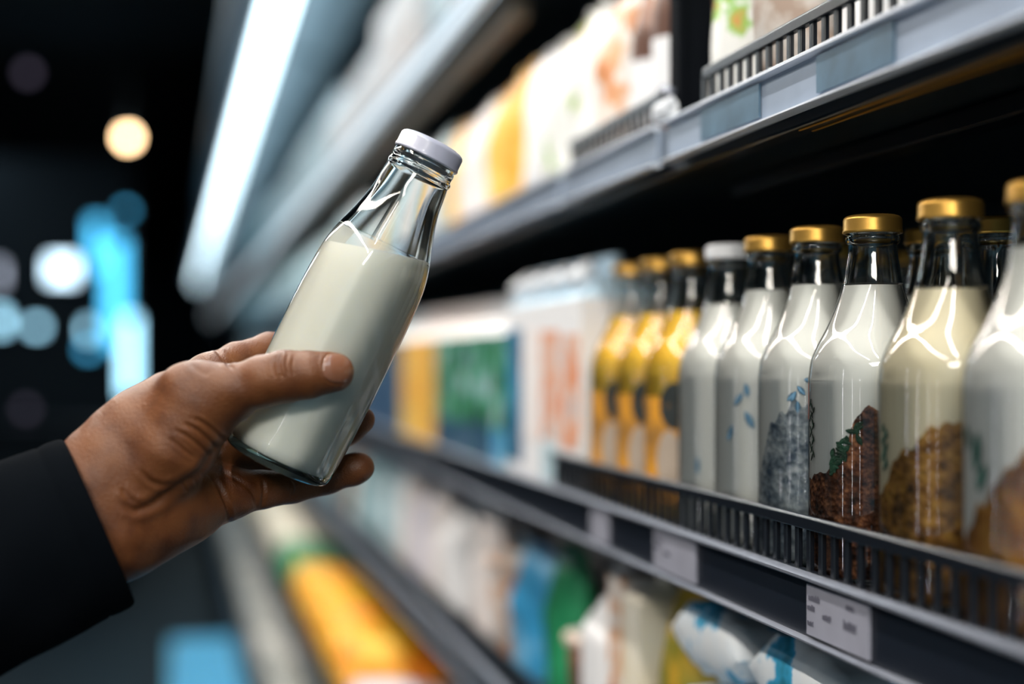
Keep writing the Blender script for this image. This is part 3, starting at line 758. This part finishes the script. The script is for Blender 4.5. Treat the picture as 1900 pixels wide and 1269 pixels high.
# ------------------------------------------------------------------ packaged goods
MESH = {}
def carton_mesh(w, d, h, gable, m, m2=None):
    k = ('c', w, d, h, gable, m, m2)
    if k not in MESH:
        mb = MB(); hx, hy = d / 2, w / 2; hs = h - gable
        mb.add([(-hx, -hy, 0), (hx, -hy, 0), (hx, hy, 0), (-hx, hy, 0), (-hx, -hy, hs), (hx, -hy, hs), (hx, hy, hs), (-hx, hy, hs)],
               [(3, 2, 1, 0), (0, 1, 5, 4), (1, 2, 6, 5), (2, 3, 7, 6), (3, 0, 4, 7)] + ([(4, 5, 6, 7)] if not gable else []), 0)
        if gable:
            r = .004
            mb.add([(-hx, -hy, hs), (hx, -hy, hs), (hx, hy, hs), (-hx, hy, hs), (-r, -hy + .012, h - .016), (r, -hy + .012, h - .016), (r, hy - .012, h - .016), (-r, hy - .012, h - .016),
                    (-r, -hy + .006, h), (r, -hy + .006, h), (r, hy - .006, h), (-r, hy - .006, h)],
                   [(0, 1, 5, 4), (1, 2, 6, 5), (2, 3, 7, 6), (3, 0, 4, 7), (4, 5, 9, 8), (5, 6, 10, 9), (6, 7, 11, 10), (7, 4, 8, 11), (8, 9, 10, 11)], 1)
        MESH[k] = mb.mesh('carton', [M[m], M[m2 or m]])
    return MESH[k]
def panel_mesh(w, h, z0, x, m):
    k = ('p', w, h, z0, x, m)
    if k not in MESH: MESH[k] = MB().box(x - .0006, x + .0004, -w / 2, w / 2, z0, z0 + h).mesh('panel', M[m])
    return MESH[k]
def pouch_mesh(w, h, th, m, seed=0):
    k = ('u', w, h, th, m, seed)
    if k not in MESH:
        rnd = random.Random(seed); nu, nv = 14, 18; vs = []; fs = []; p1, p2 = rnd.random() * 6, rnd.random() * 6
        for side in (-1, 1):
            for j in range(nv + 1):
                v = j / nv
                for i in range(nu + 1):
                    u = i / nu * 2 - 1
                    b = (1 - abs(u) ** 3) ** .7 * (min(1, (1 - v) * 2.2)) ** .6 * (min(1, v * 14 + .45))
                    x = side * th / 2 * b * (1 + .10 * math.sin(7 * v + 3 * u + p1) + .07 * math.sin(13 * u + p2))
                    if v > .93: x = side * .0006
                    vs.append((x, u * w / 2 * (1 - .05 * math.sin(v * 3.1)), v * h + (.003 * math.sin(u * 5 + p1) if v > .9 else 0)))
        N = (nu + 1) * (nv + 1)
        for s in (0, 1):
            for j in range(nv):
                for i in range(nu):
                    a = s * N + j * (nu + 1) + i; f = (a, a + 1, a + nu + 2, a + nu + 1); fs.append(f if s else f[::-1])
        for i in range(nu): fs.append((i, i + 1, N + i + 1, N + i)); o = nv * (nu + 1); fs.append((o + i, N + o + i, N + o + i + 1, o + i + 1))
        for j in range(nv):
            a = j * (nu + 1); fs.append((a, N + a, N + a + nu + 1, a + nu + 1)); a += nu; fs.append((a, a + nu + 1, N + a + nu + 1, N + a))
        MESH[k] = MB().add(vs, fs).mesh('pouch', M[m], 60)
    return MESH[k]
def jug_mesh(r, h, m):
    k = ('j', r, h, m)
    if k not in MESH:
        pr = refine([(0, r * .88), (h * .03, r * .98), (h * .08, r), (h * .55, r), (h * .66, r * .95), (h * .78, r * .62), (h * .86, r * .38), (h * .9, r * .34)], 3) + [(h * .95, r * .34)]
        MESH[k] = MB().lathe(pr, 40, cap0=True, cap1=True, sq=5).mesh('jug', M[m], 50)
    return MESH[k]
def jugcap_mesh(r, h, m):
    k = ('jc', r, h, m)
    if k not in MESH: MESH[k] = MB().lathe([(h * .905, r * .38), (h * .99, r * .38), (h, r * .35)], 24, cap0=True, cap1=True).mesh('cap', M[m], 40)
    return MESH[k]
def tub_mesh(r, h, m):
    k = ('t', r, h, m)
    if k not in MESH: MESH[k] = MB().lathe([(0, r * .8), (h * .02, r * .84), (h * .9, r * .97), (h * .92, r * 1.05), (h * .985, r * 1.05), (h, r * 1.0)], 36, cap0=True, cap1=True).mesh('tub', M[m], 40)
    return MESH[k]
def jitter(): return random.uniform(-.05, .05)
def carton(X, Y, z, label, body='white_print', w=.082, d=.082, h=.238, gable=.045, top=None, cap=None, panels=(), group=None, name='milk_carton', rz=None):
    t = empty(name, (X, Y, z), label, 'carton', group, jitter() * .4 if rz is None else rz)
    link('carton_body', carton_mesh(w, d, h, gable, body, top), t)
    if cap:
        k = ('cc', cap, h, gable)
        if k not in MESH:
            mb = MB().lathe([(0, .016), (.002, .0175), (.016, .017), (.018, .015)], 24, cap0=True, cap1=True)
            rot = Matrix.Rotation(math.radians(-38), 4, 'Y'); base = Vector((-d * .27, 0, h - gable + gable * .40))
            mb.v = [tuple(rot @ Vector(q) + base) for q in mb.v]; MESH[k] = mb.mesh('cap', M[cap], 40)
        link('screw_cap', MESH[k], t)
    for (m, pw, ph, z0) in panels: link('printed_panel', panel_mesh(pw, ph, z0, -d / 2, m), t)
    return t
def pouch(X, Y, z, label, m, w=.12, h=.17, th=.06, group=None, name='pouch', seed=0, lean=0.0, seal=None, rz=None):
    t = empty(name, (X, Y, z), label, 'pouch', group, (jitter() * 2 if rz is None else rz))
    if lean: t.rotation_euler[1] = lean
    link('pouch_body', pouch_mesh(w, h, th, m, seed), t)
    if seal: link('pouch_band', MB().box(-.0075 - th / 2, -th / 2 + .002, -w * .42, w * .42, h * .5, h * .62).mesh('band', M[seal]), t)
    return t
def flatbag(X, Y, z, label, m, w=.2, h=.22, th=.06, group=None, name='food_bag', seed=0, rz=0.0, tilt=0.0):
    """a filled bag lying on its back"""
    t = empty(name, (X, Y, z), label, 'bag', group)
    o = link('bag_film', pouch_mesh(w, h, th, m, seed), t)
    o.matrix_parent_inverse = Matrix.Identity(4)
    o.rotation_euler = (0, math.radians(90), 0); o.location = (-h / 2, 0, th * .62)
    t.rotation_euler = (0, tilt, rz)
    return t
def jug(X, Y, z, label, m='white_print', r=.05, h=.23, cap='white_print', group=None, name='milk_jug'):
    t = empty(name, (X, Y, z), label, 'jug', group, jitter())
    link('jug_body', jug_mesh(r, h, m), t); link('screw_cap', jugcap_mesh(r, h, cap), t); return t
def tub(X, Y, z, label, m, r=.05, h=.09, lid='white_print', group=None):
    t = empty('food_tub', (X, Y, z), label, 'tub', group)
    link('tub_body', tub_mesh(r, h, m), t)
    k = ('tl', r, h, lid)
    if k not in MESH: MESH[k] = MB().lathe([(h * .93, r * 1.06), (h * 1.0, r * 1.06), (h * 1.02, r * 1.0)], 36, cap0=True, cap1=True).mesh('lid', M[lid], 40)
    link('lid', MESH[k], t); return t
E = .0005
# -- guarded shelf, beyond the juices
XA = .40; XG = .44
za = ZA + E
foxes = [('white_print', [('fox_print', .074, .12, .05)], 'white capped carton with an orange animal print, nearest to the yellow juices'),
         ('white_print', [('fox_print', .074, .12, .055), ('grey_white', .07, .04, .01)], 'white capped carton with an orange animal print, second from the juices'),
         ('white_print', [('pink_white', .074, .13, .05)], 'white capped carton with a pale pink print, third from the juices'),
         ('white_print', [('blue_print', .076, .16, .02)], 'white capped carton with a blue printed panel, beside the green cartons')]
y = 1.432
for b, pn, lb in foxes:
    carton(XG, y, za, lb, b, h=.252, top='band_blue', cap='white_cap', panels=pn, rz=0); y += .0845
y += .004
for i in range(6):
    carton(XG, y, za, 'green printed carton on the guarded shelf, %s beyond the blue panelled carton' % ('first', 'second', 'third', 'fourth', 'fifth', 'sixth')[i], 'green_print', h=.226, top='white_print' if i < 3 else 'pink_white', gable=.05, panels=[('sky_blue' if i == 0 else 'blue_deep', .074, .045, .008)], rz=0); y += .085
for i in range(4):
    carton(XG, y, za, 'yellow carton on the guarded shelf, %s from the green cartons' % ('first', 'second', 'third', 'fourth')[i], 'yellow_print', h=.226, top='pink_white', gable=.05, rz=0); y += .085
i = 0
while y < 4.9:
    carton(XG, y, za, 'dark blue carton on the guarded shelf, beyond the yellow cartons', 'blue_deep', h=.226, top='grey_white', gable=.05, group='dark blue cartons beyond the held bottle', rz=0); y += .09
y += .02
while y < 9.8:
    carton(XG, y, za, 'grey teal carton far down the guarded shelf', 'teal_grey', h=.226, top='grey_white', gable=.05, group='grey teal cartons far down the guarded shelf', w=.11, rz=0); y += .118
# -- shelf above
zb = ZB + E
def yb(px): return YX(px, .41)
pouch(.46, .83, zb, 'white pouch with a yellow band behind the upper guard, nearest the camera', 'white_print', .15, .19, .07, seed=1, seal='yellow_print', rz=0)
tub(.45, .960, zb, 'pale tub with brown print on the upper shelf, beside the yellow banded pouch', 'tan_print', .046, .10)
pouch(.455, 1.062, zb, 'white pouch with green dots, just right of the black divider on the upper shelf', 'white_dots', .098, .20, .07, seed=2, rz=0)
dv = empty('shelf_divider', (.40, 1.118, zb), 'black upright divider with a white coil clip on the upper shelf', 'divider')
o = MB().box(.004, .034, -.004, .004, 0, .26).box(.0, .006, -.012, .010, 0, .26).build('divider_plate', M['matte_black'], dv, bevel=.001)
mb = MB(); a = np.linspace(0, 36, 110)
mb.tube([(-.007 - .005 * math.sin(q), -.020 + .0011 * q, .012 + .007 * math.cos(q)) for q in a], .0014, 6)
mb.build('coil_clip', M['white_cap'], dv, 40)
MB().tube([(-.002, -.004, .024), (-.004, .012, .032), (-.003, .030, .026)], [.005, .004, .006], 10).build('clip_arm', M['alu'], dv, 40)
def darkbottle(Y, X, label, m, capm, h=.25, r=.026):
    t = empty('sauce_bottle', (X, Y, zb), label, 'bottle')
    pr = refine([(0, r * .9), (.006, r), (h * .5, r), (h * .62, r * .8), (h * .75, r * .5), (h * .85, r * .42), (h * .9, r * .42)], 4)
    link('bottle_body', MB().lathe(pr, 36, cap0=True, cap1=True).mesh('b', M[m], 50), t)
    link('cap', MB().lathe([(h * .9, r * .5), (h * .99, r * .5), (h, r * .4)], 24, cap0=True, cap1=True).mesh('c', M[capm], 40), t)
    link('paper_label', MB().lathe([(h * .12, r * 1.01), (h * .12, r * 1.02), (h * .42, r * 1.02), (h * .42, r * 1.01)], 36).mesh('l', M['white_print'], 40), t)
darkbottle(1.160, .44, 'tall tan bottle with a white label behind the black divider', 'tan_print', 'black_plastic', .25, .022)
darkbottle(1.222, .445, 'dark brown bottle with a white cap, left of the divider', 'brown_print', 'white_cap', .225)
darkbottle(1.284, .445, 'red brown bottle beside the orange printed pouch on the upper shelf', 'brown_print', 'white_cap', .205)
y = 1.313
for w_, m, h, lb in [(.098, 'orange_print', .175, 'orange printed white pouch on the upper shelf'), (.095, 'white_dots', .185, 'white pouch with green and red spots beside the orange one'),
        (.10, 'white_dots', .175, 'spotted white pouch, second from the orange printed one'), (.11, 'white_print', .178, 'plain white pouch between the spotted and the yellow pouches'),
        (.11, 'yellow_print', .18, 'yellow pouch on the upper shelf, nearest of the yellow ones'), (.10, 'yellow_print', .17, 'second yellow pouch on the upper shelf'),
        (.10, 'pink_white', .172, 'pinkish white pouch between yellow pouches on the upper shelf'), (.10, 'pink_white', .165, 'second pinkish white pouch between yellow pouches on the upper shelf'), (.12, 'yellow_print', .17, 'yellow pouch behind the cap of the held bottle')]:
    pouch(XG, y + w_ / 2, zb, lb, m, w_ - .004, h, .06, seed=int(y * 100), rz=0); y += w_
y += .065
while y < 9.8:
    m = random.choice(['white_print', 'pink_white', 'yellow_print', 'grey_white']) if y < 4 else random.choice(['grey_white', 'teal_grey'])
    lb, gp = {'white_print': ('white pouch farther along the upper shelf, past the yellow ones', 'far white pouches on the upper shelf'), 'pink_white': ('pinkish pouch farther along the upper shelf, past the yellow ones', 'far pinkish pouches on the upper shelf'),
          'yellow_print': ('yellow pouch farther along the upper shelf, beyond the bottle cap', 'far yellow pouches on the upper shelf'), 'grey_white': ('pale grey pouch far along the upper shelf', 'far pale grey pouches on the upper shelf'), 'teal_grey': ('teal grey pouch far along the upper shelf', 'far teal pouches on the upper shelf')}[m]
    pouch(XG, y, zb, lb, m, .12, random.uniform(.15, .19), .06, group=gp, seed=random.randint(0, 3), rz=0); y += .13
# -- second shelf above: blocks of tall white goods
zc = ZC + E
y = 1.75
for i in range(5):
    pouch(.44, y, zc, 'white packet with an orange flash on the second shelf up, %s from the camera' % ('first', 'second', 'third', 'fourth', 'fifth')[i], ('white_print', 'cream', 'yellow_print', 'white_print', 'grey_white')[i], .13, .20, .06, seed=i, rz=0); y += .14
for i in range(4):
    carton(.44, y, zc, 'pinkish white carton with red print on the second shelf up, %s of the four' % ('nearest', 'second', 'third', 'farthest')[i], 'pink_white', .12, .09, .225, .04, panels=[('orange_print', .06, .06, .06)] if i in (0, 1) else ()); y += .135
for (m, n, r, h, lb, gp) in [('white_print', 6, .062, .20, 'white jug on the second shelf up, near the lamp side', 'white jugs on the second shelf up'), ('grey_white', 8, .066, .235, 'tall pale jug on the second shelf up, beyond the white jugs', 'tall pale jugs on the second shelf up'),
        ('grey_white', 9, .07, .20, 'pale jug far along the second shelf up', 'far pale jugs on the second shelf up'), ('teal_grey', 10, .07, .24, 'teal jug farthest along the second shelf up', 'farthest teal jugs on the second shelf up')]:
    y += .06
    for i in range(n): jug(.45, y, zc, lb, m, r, h, m, gp); y += r * 2 + .012
# -- shelf below
ze = ZE + E
def ye(px, X=.44): return YX(px, X)
def ye(px): return YX(px, .41)
rb = random.Random(11)
for c_, (yy, wd) in enumerate(((.905, 'nearer'), (1.062, 'farther'))):
    for k in range(3):
        lv_ = ('bottom one', 'middle one', 'topmost')[k]
        flatbag(.483 + rb.uniform(-.006, .006), yy, ze + .001 + .069 * k, 'plump white and blue bag, %s of the %s stack on the lower shelf' % (lv_, wd), 'blue_white', .145, .16, .058, 'white and blue bags on the lower shelf', seed=k + 4 * c_, tilt=0)
pouch(.45, 1.188, ze, 'yellow and olive pouch on the lower shelf, left of the white and blue bags', 'olive_print', .09, .212, .06, seed=4, rz=0)
carton(.445, 1.263, ze, 'cream carton right beside the narrow orange carton', 'cream', .05, .07, .205, .03, rz=0)
carton(.445, 1.313, ze, 'narrow orange carton on the lower shelf', 'orange_print', .040, .07, .19, 0, rz=0)
jug(.45, 1.386, ze, 'white jug between the orange carton and the green pouch', 'white_print', .045, .19)
pouch(.56, 1.50, ze, 'mint green pouch standing behind the white jug on the lower shelf', 'mint', .2, .212, .06, seed=6, rz=.1)
tub(.45, 1.478, ze, 'brown tub at the foot of the mint green pouch', 'brown_print', .042, .10, 'tan_print')
pouch(.445, 1.58, ze, 'dark green pouch on the lower shelf beside the blue one', 'green', .11, .185, .06, seed=7, rz=0)
pouch(.445, 1.735, ze, 'bright blue pouch on the lower shelf, left of the dark green one', 'sky_blue', .18, .165, .06, seed=9, rz=0)
tub(.46, 1.878, ze, 'rust orange tub on the lower shelf, left of the blue pouch', 'orange_print', .05, .13, 'orange_print')
jug(.48, 2.22, ze, 'white jug on the lower shelf, right one of the pair', 'white_print', .07, .19)
jug(.485, 2.515, ze, 'white jug on the lower shelf, left one of the pair', 'lilac', .07, .19)
for i in range(6):
    pouch(.60, 1.72 + .2 * i, ze, '%s pinkish white packet of the row at the back of the lower shelf' % ('nearest', 'second', 'third', 'fourth', 'fifth', 'sixth')[i], 'cream' if i == 0 else 'pink_white', .18, .22, .06, seed=i, rz=0)
for i in range(3):
    pouch(.44, 1.985 + .14 * i * 0 + [0, .375, .672][i], ze, ('pinkish white packet beside the rust orange tub', 'pinkish white packet between the two white jugs', 'pinkish white packet just beyond the white jugs')[i], 'pink_white', (.12, .13, .12)[i], .215, .055, seed=i, rz=0)
y = 2.795
i = 0
while y < 9.6:
    m = random.choice(['tan_print', 'grey_white', 'teal_grey', 'brown_print']) if y < 4.2 else random.choice(['teal_grey', 'grey_white', 'sky_blue'])
    w = {'tan_print': 'tan', 'grey_white': 'pale grey', 'teal_grey': 'teal grey', 'brown_print': 'brown', 'sky_blue': 'blue'}[m]
    pouch(.45, y, ze, w + ' pouch farther along the lower shelf, past the white jugs', m, .13, random.uniform(.16, .21), .07, group='far %s pouches on the lower shelf' % w, seed=i % 4, rz=0); y += .145; i += 1
# -- low shelf of flat bags
zf = ZF + E
def lowrow(px0, px1, step, m, lb, gp, z=zf, X=.42, w=.2, h=.22, th=.10):
    y = YX(px0, X); y1 = YX(px1, X); i = 0
    while y < y1:
        flatbag(X, y, z, lb, m, w, h, th, gp, seed=i % 4, rz=0); y += step; i += 1
lowrow(900, 810, .215, 'pink_white', 'pinkish white bag lying flat on the low shelf, nearer than the yellow bags', 'pinkish bags lying on the low shelf')
flatbag(.42, YX(762, .42), zf, 'lilac bag lying flat on the low shelf, between pinkish and yellow bags', 'lilac', .2, .22, .10, seed=2)
lowrow(728, 612, .215, 'yellow_orange', 'yellow and orange bag lying flat on the low shelf', 'yellow orange bags lying on the low shelf', th=.13)
lowrow(596, 580, .24, 'green', 'green bag lying flat on the low shelf beyond the yellow bags', 'green bags lying on the low shelf', th=.12)
lowrow(566, 515, .23, 'cream', 'cream bag lying flat on the low shelf beyond the green bag', 'cream bags lying on the low shelf', th=.13)
lowrow(508, 490, .26, 'olive_print', 'olive bag lying flat on the low shelf beyond the cream bags', 'olive bags on the low shelf')
lowrow(484, 452, .26, 'teal_grey', 'teal grey bag at the far end of the low shelf', 'teal bags at the far end of the low shelf')
# -- bottom deck: grey bags
lowrow(590, 420, .215, 'grey_bag', 'grey bag lying on the bottom deck of the case', 'grey bags on the bottom deck', z=.3725, X=.33, w=.2, h=.21, th=.12)
# -- blue blocks standing in for blue light on the floor
y = 1.9
for i in range(9):
    t = empty('plastic_crate', (.088, y, 0), 'bright blue plastic crate on the floor along the foot of the case', 'crate', 'blue crates on the floor', 0)
    MB().extr([(-.11, 0), (.11, 0), (.115, .30), (.105, .30), (.10, .012), (-.10, .012), (-.105, .30), (-.115, .30)], -.19, .19).build('crate_body', M['crate_blue'], t)
    [MB().box(-.10, .10, q, q + .008, .013, .30).build('crate_end', M['crate_blue'], t) for q in (-.19, .182)]; y += .42

# ------------------------------------------------------------------ the dark shop on the left: its lamps
M['warm'] = emit('warm_bulb', (1.0, .66, .36), 17)
M['cyan'] = emit('cyan_light', (.08, .52, .90), 3.0)
M['cyan_hi'] = emit('pale_cyan_light', (.40, .78, 1.0), 4.5)
M['white_hi'] = emit('cool_white_light', (.62, .84, 1.0), 5.5)
M['grey_lt'] = emit('soft_grey_light', (.45, .50, .62), 2.4)
M['dim'] = emit('dim_light', (.35, .30, .45), .5)
def bulb(px, py, d, r, m, label):
    p = W(px, py, d); t = empty('pendant_lamp', p, label, 'lamp')
    MB().lathe([(-r, 0.0001)] + [(-r * math.cos(a), r * math.sin(a)) for a in np.linspace(.1, 2.6, 14)], 24).build('bulb', M[m], t, 60)
    MB().lathe([(r * .8, r * .55), (r * 1.0, r * .62), (r * 2.4, r * .62), (r * 2.6, r * .2)], 20, cap0=True, cap1=True).build('socket', M['black_metal'], t, 40)
    MB().tube([(0, 0, r * 2.5), (0, 0, 3.198 - p.z)], .004).build('cord', M['black_metal'], t, 60)
bulb(237, 255, 7.0, .034, 'warm', 'warm glowing pendant bulb hanging in the dark shop')
bulb(52, 135, 7.5, .03, 'dim', 'faint pendant bulb hanging left of the warm bulb')
def panel(px0, py0, px1, py1, d, m, label, name='mounted_light', dep=.06, cat='light panel'):
    d = 8.836; a = W(px0, py1, d); w = (px1 - px0) / F * d; h = (py1 - py0) / F * d
    c = a + RIGHT * (w / 2)
    t = empty(name, c, label, cat); t.rotation_euler = (0, 0, -YAW)
    MB().box(-w / 2 - .012, w / 2 + .012, .003, dep, -.012, h + .012).build('housing', M['black_metal'], t, bevel=.004)
    MB().box(-w / 2, w / 2, 0, .006, 0, h).build('lit_face', M[m], t)
    return t
panel(168, 408, 190, 500, 7.6, 'cyan', 'upper blue column light far in the dark shop', 'mounted_column_light')
panel(196, 445, 232, 640, 7.9, 'cyan', 'tall blue lit column in the dark shop, the highest glow', 'mounted_column_light')
panel(228, 588, 252, 735, 7.5, 'cyan_hi', 'bright pale column light just above the hand', 'mounted_column_light')
panel(90, 480, 140, 520, 7.2, 'white_hi', 'wide bright oval light panel left of the blue column', 'mounted_light_panel')
panel(226, 385, 240, 396, 8.2, 'cyan', 'small blue light at the top right of the blue column', 'mounted_wall_light')
panel(158, 600, 170, 625, 7.4, 'cyan_hi', 'pale blue light below the wide light panel, left of the bright column', 'mounted_wall_light')
panel(155, 640, 172, 655, 7.8, 'cyan', 'deeper blue light under the pale blue one', 'mounted_wall_light')
panel(58, 598, 78, 615, 7.3, 'cyan_hi', 'pale blue light between the photo edge and the pale blue pair', 'mounted_wall_light')
panel(-8, 578, 12, 612, 7.4, 'cyan_hi', 'pale blue light cut by the photo edge', 'mounted_wall_light')
panel(-12, 490, 4, 528, 7.6, 'grey_lt', 'greyish light cut by the photo edge, above the pale blue one', 'mounted_wall_light')
panel(40, 752, 56, 766, 7.3, 'dim', 'dim purple light low in the dark shop', 'mounted_wall_light')
ct = empty('shop_counter', W(110, 900, 8.6), 'dark counter carrying nothing but shadow under the blue lights', 'counter')
ct.location.z = 0; ct.rotation_euler = (0, 0, -YAW)
MB().box(-1.2, .42, -.25, .14, 0, .92).build('counter_body', M['wall_dark'], ct, bevel=.01)
MB().box(-1.25, .46, -.30, .14, .925, .965).build('worktop', M['black_plastic'], ct, bevel=.008)
lw_ = empty('display_wall', W(110, 640, 8.9), 'dark free standing display wall that carries the blue lights', 'display wall'); lw_.location.z = 0; lw_.rotation_euler = (0, 0, -YAW)
MB().box(-1.3, .44, 0, .08, 0, 2.6).build('wall_board', M['wall_dark'], lw_, bevel=.01)

# ------------------------------------------------------------------ lamps out of view, mostly added to light the goods
def area(name, loc, sx, sy, power, col, rot=(0, 0, 0)):
    l = bpy.data.lights.new(name, 'AREA'); l.shape = 'RECTANGLE'; l.size = sx; l.size_y = sy; l.energy = power; l.color = col
    o = bpy.data.objects.new(name, l); COL.objects.link(o); o.location = loc; o.rotation_euler = rot; return o
def fixture(x, y0, y1, z, label, power, col, w=.05):
    t = empty('ceiling_lamp', (x, (y0 + y1) / 2, z), label, 'lamp')
    MB().box(-w / 2 - .02, w / 2 + .02, -(y1 - y0) / 2 - .02, (y1 - y0) / 2 + .02, .01, .07).build('housing', M['black_metal'], t)
    for yy in (-(y1 - y0) * .35, (y1 - y0) * .35): MB().tube([(0, yy, .07), (0, yy, 3.199 - z)], .004).build('suspension_wire', M['black_metal'], t)
    area('tube_light', (x, (y0 + y1) / 2, z), w, y1 - y0, power, col)
fixture(-.14, -1.2, 5.2, 2.80, 'linear ceiling lamp hung over the aisle, near row', 95, (1.0, .95, .88))
fixture(-.95, -1.2, 5.2, 2.80, 'linear ceiling lamp hung over the aisle, far row', 85, (1.0, .92, .82))  # added out of view to light the fronts of the goods
fixture(-1.35, 5.6, 9.3, 2.80, 'linear ceiling lamp hung far down the next aisle', 40, (.80, .94, 1.0))  # added out of view to brighten the far shelves
oc = empty('upright_cooler', (-2.65, 0, 0), 'black closed cooler on the opposite side of the aisle with upright tube lamps', 'cooler')  # unseen cooler, added to carry tubes for upright glints on the bottles
MB().box(-.35, .35, -2.0, 2.4, 0, 2.1).build('cabinet_body', M['black_metal'], oc, bevel=.01)
for y in (-1.5, -.55, .4, 1.35):
    MB().box(.352, .37, y - .035, y + .035, .35, 2.0).build('lamp_channel', M['alu'], oc)
    area('upright_tube', (-2.275, y, 1.25), 1.5, .012, 2.2, (.92, .97, 1.0), (0, math.radians(-90), 0))
fixture(-.55, -2.3, -1.5, 2.5, 'wide ceiling lamp panel hung behind the camera', 92, (1.0, .95, .86), 1.2)  # added as frontal light on the held bottle and hand

w = bpy.data.worlds.new('world'); S.world = w; w.use_nodes = True
w.node_tree.nodes['Background'].inputs['Color'].default_value = (.42, .74, .92, 1); w.node_tree.nodes['Background'].inputs['Strength'].default_value = .30
S.cycles.max_bounces = 10; S.cycles.transparent_max_bounces = 24; S.cycles.transmission_bounces = 10
S.cycles.sample_clamp_indirect = 4.0; S.cycles.use_denoising = True
